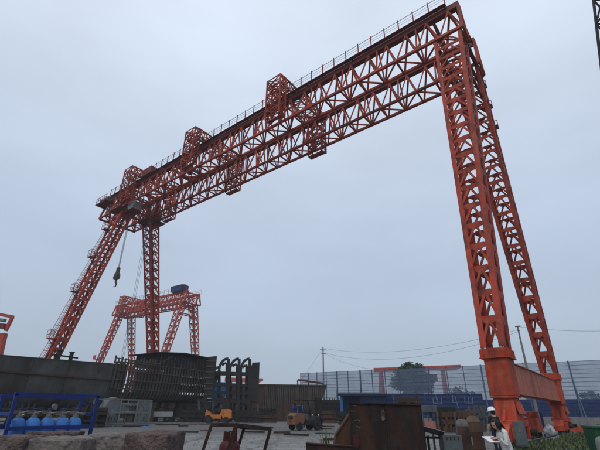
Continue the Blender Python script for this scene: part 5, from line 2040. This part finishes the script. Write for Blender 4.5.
# standing worker in a hard hat
YW = 15.6
pw_ = AT(493.8, 420, YW)
man = thing('person', (pw_.x, YW, 0), R(18), 'person in white hard hat and black T-shirt standing by the crane leg', 'person')
HM = AT(494, 407.6, YW).z
k_ = (HM - .04) / 1.74
def S(x, y, z, r):
    return (V((x * k_, y * k_, z * k_)), r)
nodes = {'pelvis': S(0, 0, .95, (.15, .105)), 'belly': S(0, .0, 1.1, (.14, .105)), 'chest': S(0, .0, 1.28, (.165, .115)), 'upper': S(0, .0, 1.4, (.13, .085)),
         'neck': S(0, .01, 1.49, .055), 'skull': S(0, .03, 1.58, .055)}
edges = [('pelvis', 'belly'), ('belly', 'chest'), ('chest', 'upper'), ('upper', 'neck'), ('neck', 'skull')]
for s, n_ in ((-1, 'l'), (1, 'r')):
    nodes.update({n_ + 'sh': S(s * .18, 0, 1.41, .068), n_ + 'el': S(s * .27, .01, 1.14, .048), n_ + 'wr': S(s * .25, .12, .93, .03),
                  n_ + 'hip': S(s * .095, 0, .88, .09), n_ + 'kn': S(s * .11, .02, .48, .06), n_ + 'an': S(s * .12, -.01, .08, .042), n_ + 'to': S(s * .135, .16, .045, .04)})
    edges += [('upper', n_ + 'sh'), (n_ + 'sh', n_ + 'el'), (n_ + 'el', n_ + 'wr'), ('pelvis', n_ + 'hip'), (n_ + 'hip', n_ + 'kn'), (n_ + 'kn', n_ + 'an'), (n_ + 'an', n_ + 'to')]
    add_hand(nodes, edges, n_ + 'wr', (0, .3, -1), (-s, .2, 0), (0, 1, .3), n_)
def man_col(c):
    z = c.z / k_
    ax = abs(c.x) / k_
    if z > 1.44 and ax < .09:
        return 0
    if ax > .2 and z < 1.2 and z > .7:
        return 0
    if z < .1:
        return 3
    if z < .97:
        return 2
    return 1
skin_figure('body', man, nodes, edges, 'pelvis', man_col, [M['skin'], M['black_cloth'], M['navy_cloth'], M['black']])
hc = V((0, .035, 1.625)) * k_
hd_, at_, M3_ = head_mesh(man, hc, (-.15, 1, -.25), (0, .25, 1), M['skin'], M['hair'])
m = MB()
m.lathe([(.155, -.012), (.158, 0), (.125, .012), (.122, .04), (.112, .085), (.085, .12), (.05, .138), (.015, .143)], 28, at_(0, -.008, .03), M3_ @ V((0, 0, 1)))
hl = m.build('hard_hat', M['helmet'], man, smooth=True)
MB().bar(at_(0, .1, .145), at_(0, -.12, .145), .03, .02).build('ridge', M['helmet'], hl)
MB().prism([at_(-.08, .13, .035), at_(-.05, .185, .03), at_(.05, .185, .03), at_(.08, .13, .035)], M3_ @ V((0, 0, .008))).build('peak', M['helmet'], hl)

# crouching person in a white jumper
YF = 10.2
pf = AT(502.5, 440, YF)
wom = thing('person', (pf.x, YF, 0), 0, 'person with long dark hair in a white jumper, crouched over papers', 'person')
def at_w(u, v, dy=0.0):
    q_ = AT(u, v, YF + dy)
    return V((q_.x - pf.x, dy, q_.z))
hip = V((.12, .05, .47))
nk = at_w(499.2, 427.4, .0)
sh_c = at_w(501.0, 431.0)
ch = sh_c.lerp(hip, .35)
be = sh_c.lerp(hip, .7) + V((.02, 0, 0))
hdc = at_w(495.6, 424.6, -.02)
nodes = {'pelvis': (hip, (.14, .13)), 'belly': (be, (.125, .11)), 'chest': (ch, (.135, .105)), 'upper': (sh_c, (.1, .075)), 'neck': (nk, .045), 'skull': (hdc + V((.02, 0, -.02)), .05)}
edges = [('pelvis', 'belly'), ('belly', 'chest'), ('chest', 'upper'), ('upper', 'neck'), ('neck', 'skull')]
pap = at_w(491.5, 437.5, -.12)
for s, n_ in ((-1, 'l'), (1, 'r')):
    y = s * .17
    sh = sh_c + V((.015, y, -.02))
    el_ = V((sh.x - .03, y * 1.15, sh.z - .27))
    wr = V((pap.x + .14, -.12 + s * .08, pap.z - .01))
    kn = V((hip.x - .42, s * .13, .56))
    an = V((hip.x - .26, s * .12, .09))
    nodes.update({n_ + 'sh': (sh, .058), n_ + 'el': (el_, .045), n_ + 'wr': (wr, .027), n_ + 'hip': (hip + V((-.03, s * .1, -.01)), .09), n_ + 'kn': (kn, .06), n_ + 'an': (an, .042), n_ + 'to': (an + V((-.17, 0, -.045)), .036)})
    edges += [('upper', n_ + 'sh'), (n_ + 'sh', n_ + 'el'), (n_ + 'el', n_ + 'wr'), ('pelvis', n_ + 'hip'), (n_ + 'hip', n_ + 'kn'), (n_ + 'kn', n_ + 'an'), (n_ + 'an', n_ + 'to')]
    dr = (V(pap) - wr).normalized()
    add_hand(nodes, edges, n_ + 'wr', (dr.x, 0, -.05), (0, -s * .2, -1 if s < 0 else -1), (0, -s, .2), n_, .35)
WRX = pap.x + .15
def wom_col(c):
    if c.z > nk.z - .035 and c.x < sh_c.x + .05 and (c - nk).length < .12:
        return 0
    if c.z < .1:
        return 3
    if c.x < WRX and c.z > .62:
        return 0
    d = sh_c - hip
    t = (c - hip).dot(d) / d.dot(d)
    if c.z < .68 and t < .17:
        return 2
    if c.z < .64 and c.x < hip.x - .15:
        return 2
    return 1
skin_figure('body', wom, nodes, edges, 'pelvis', wom_col, [M['skin'], M['white_cloth'], M['jeans'], M['black']])
head_mesh(wom, hdc, (-.85, -.3, -.45), (-.3, 0, 1), M['skin'], M['hair'], 'long')
pp = thing('paper_sheets', (pf.x + pap.x, YF + pap.y, pap.z - .035), .3, 'open white papers with a red patch held by the crouching person', 'paper')
MB().box((0, 0, 0), (.32, .26, .014), rot=Matrix.Rotation(.4, 3, 'X')).build('sheets', M['paper'], pp)
MB().box((.05, -.02, .009), (.13, .12, .006), rot=Matrix.Rotation(.4, 3, 'X')).build('red_patch', M['red_paint'], pp)
cr = thing('crate', (pf.x + .16, YF + .03, 0), .1, 'low wooden crate the crouching person sits on', 'crate')
for z in (.05, .17, .29):
    for y in (-.2, .2):
        unit_bar('slat', M['wood'], cr, (-.22, y, z), (.22, y, z), .02, .1)
    for x in (-.22, .22):
        unit_bar('slat', M['wood'], cr, (x, -.19, z), (x, .19, z), .02, .1)
for k in range(5):
    unit_bar('slat', M['wood'], cr, (-.23, -.18 + k * .09, .35), (.23, -.18 + k * .09, .35), .08, .02)

# ------------------------------------------------------------------ grass, scrap, stones
def grass_patch():
    rnd = random.Random(21)
    vs, fs = [], []
    def inside(x, y):
        q_ = V((x, y, 0)) - CAM
        u = 300 + FPX * q_.dot(RT) / q_.dot(FW)
        return u > 506 - max(0, (y - 14)) * .6
    from mathutils import noise as nz_
    cnt = 0
    while cnt < 15000:
        y = 8 + 22 * rnd.random() ** 1.15
        x = y * rnd.uniform(.48, .95)
        # keep clear of the rail strip
        p = V((x, y, 0)) - crane.location
        th = crane.rotation_euler.z
        gx = p.x * math.cos(th) + p.y * math.sin(th)
        if gx > .9 or not inside(x, y):
            continue
        dens = nz_.noise(V((x * .6, y * .6, 2)))
        if rnd.random() > .62 + dens * .9:
            continue
        cnt += 1
        h = rnd.uniform(.1, .3) * (1.1 + dens)
        a = rnd.random() * 6.283
        l = V((math.cos(a), math.sin(a), 0))
        s = V((-l.y, l.x, 0)) * rnd.uniform(.008, .016) * (1 + y * .04)
        b = V((x, y, 0))
        mid = b + V((0, 0, h * .6)) + l * h * .12
        tip = b + V((0, 0, h)) + l * h * rnd.uniform(.25, .6)
        o = len(vs)
        vs += [b - s, b + s, mid + s * .8, mid - s * .8, tip]
        fs += [(o, o + 1, o + 2, o + 3), (o + 3, o + 2, o + 4)]
    m = MB()
    m.add(vs, fs)
    me = bpy.data.meshes.new('grass')
    me.from_pydata([tuple(v) for v in vs], [], fs)
    me.materials.append(M['grass'])
    o = bpy.data.objects.new('grass', me)
    COL.objects.link(o)
    o['kind'] = 'stuff'
    tag(o, 'rough green grass growing along the crane rail at the right', 'grass')
grass_patch()
def earth():
    m = MB()
    m.add([(x, y, .006) for x, y in ((3.9, 7.5), (14, 7.5), (34, 30), (26, 33), (16.2, 24.6), (9.2, 15.6), (6.6, 12.6))], [tuple(range(7))])
    o = m.build('soil', mat('soil', (.075, .065, .045), .95, .35, 1.5, dust=.4, dustcol=(.05, .055, .03), rscale=2))
    o['kind'] = 'structure'
earth()
# steel offcuts scattered on the yard
rnd = random.Random(5)
spots = [(135, 427.5), (150, 424), (168, 425.5), (183, 427), (196, 424.5), (176, 422), (254, 433.5), (246, 427), (268, 428.5), (282, 434), (330, 434), (322, 427), (296, 436.5), (206, 431), (190, 433), (341, 441)]
WHERE = ['right of the grey cage', 'below the small white truck', 'between white truck and orange forklift', 'before the orange forklift mast', 'at the orange forklift front wheel',
         'under the right half of the ribbed section', 'behind the rusty stand', 'right of the orange forklift', 'left of the plain rusty box', 'left of the near forklift', 'between near forklift and wedge',
         'right of the near forklift', 'before the near forklift', 'left of the rusty stand', 'above the right end red stone', 'at the wedge foot']
for i, (u, v) in enumerate(spots):
    p = GP(u, v)
    l = rnd.uniform(.7, 2.2) * (.6 + p.y / 60)
    m = MB()
    kind = i % 3
    if kind == 0:
        m.bar((-l / 2, 0, .05), (l / 2, 0, .05), .22, .02)
        m.bar((-l / 2, 0, .1), (l / 2, 0, .1), .02, .12)
        nm, lab = 'steel_section', 'flat steel section on the ground'
    elif kind == 1:
        m.prism([(-l / 2, -.2, .01), (l / 2, -.28, .01), (l / 2.4, .25, .01), (-l / 2.2, .3, .01)], (0, 0, .04))
        nm, lab = 'plate_offcut', 'thin plate offcut on the ground'
    else:
        m.tube((-l / 2, 0, .07), (l / 2, .1, .07), .06, 8)
        nm, lab = 'pipe_offcut', 'short pipe on the ground'
    o = m.build(nm, M['rust'] if i % 2 else M['dark_steel'])
    o.location = (p.x, p.y, .004)
    o.rotation_euler = (0, 0, rnd.uniform(-.6, .6))
    tag(o, lab + ', ' + WHERE[i], 'steel scrap', nm.replace('_', ' ') + 's on the yard floor')
m = MB()
for _ in range(2600):
    y = 9 + 55 * rnd.random() ** 1.5
    x = y * rnd.uniform(-.55, .3)
    s = rnd.uniform(.015, .06) * (1 + y / 30)
    m.box((x, y, s * .22), (s, s * rnd.uniform(.6, 1), s * .5), rot=Matrix.Rotation(rnd.random() * 3, 3, 'Z'), taper=.6)
o = m.build('gravel', M['concrete'])
o['kind'] = 'stuff'
tag(o, 'loose stones and grit scattered over the grey yard floor', 'gravel')

# ------------------------------------------------------------------ humid air
HAZE = 0.00065
if HAZE:
    m = MB().span((-330, -40, -1.0), (330, 420, 60))
    hz_ = m.build('haze', None)
    hz_.data.materials.clear()
    hm = bpy.data.materials.new('haze')
    hm.use_nodes = True
    t = hm.node_tree
    t.nodes.remove(t.nodes['Principled BSDF'])
    pv = t.nodes.new('ShaderNodeVolumePrincipled')
    pv.inputs['Color'].default_value = (.86, .9, .95, 1)
    pv.inputs['Density'].default_value = HAZE
    t.links.new(pv.outputs[0], t.nodes['Material Output'].inputs['Volume'])
    hz_.data.materials.append(hm)
    hz_['kind'] = 'stuff'
    tag(hz_, 'thin pale humid haze filling the air of the yard', 'haze')
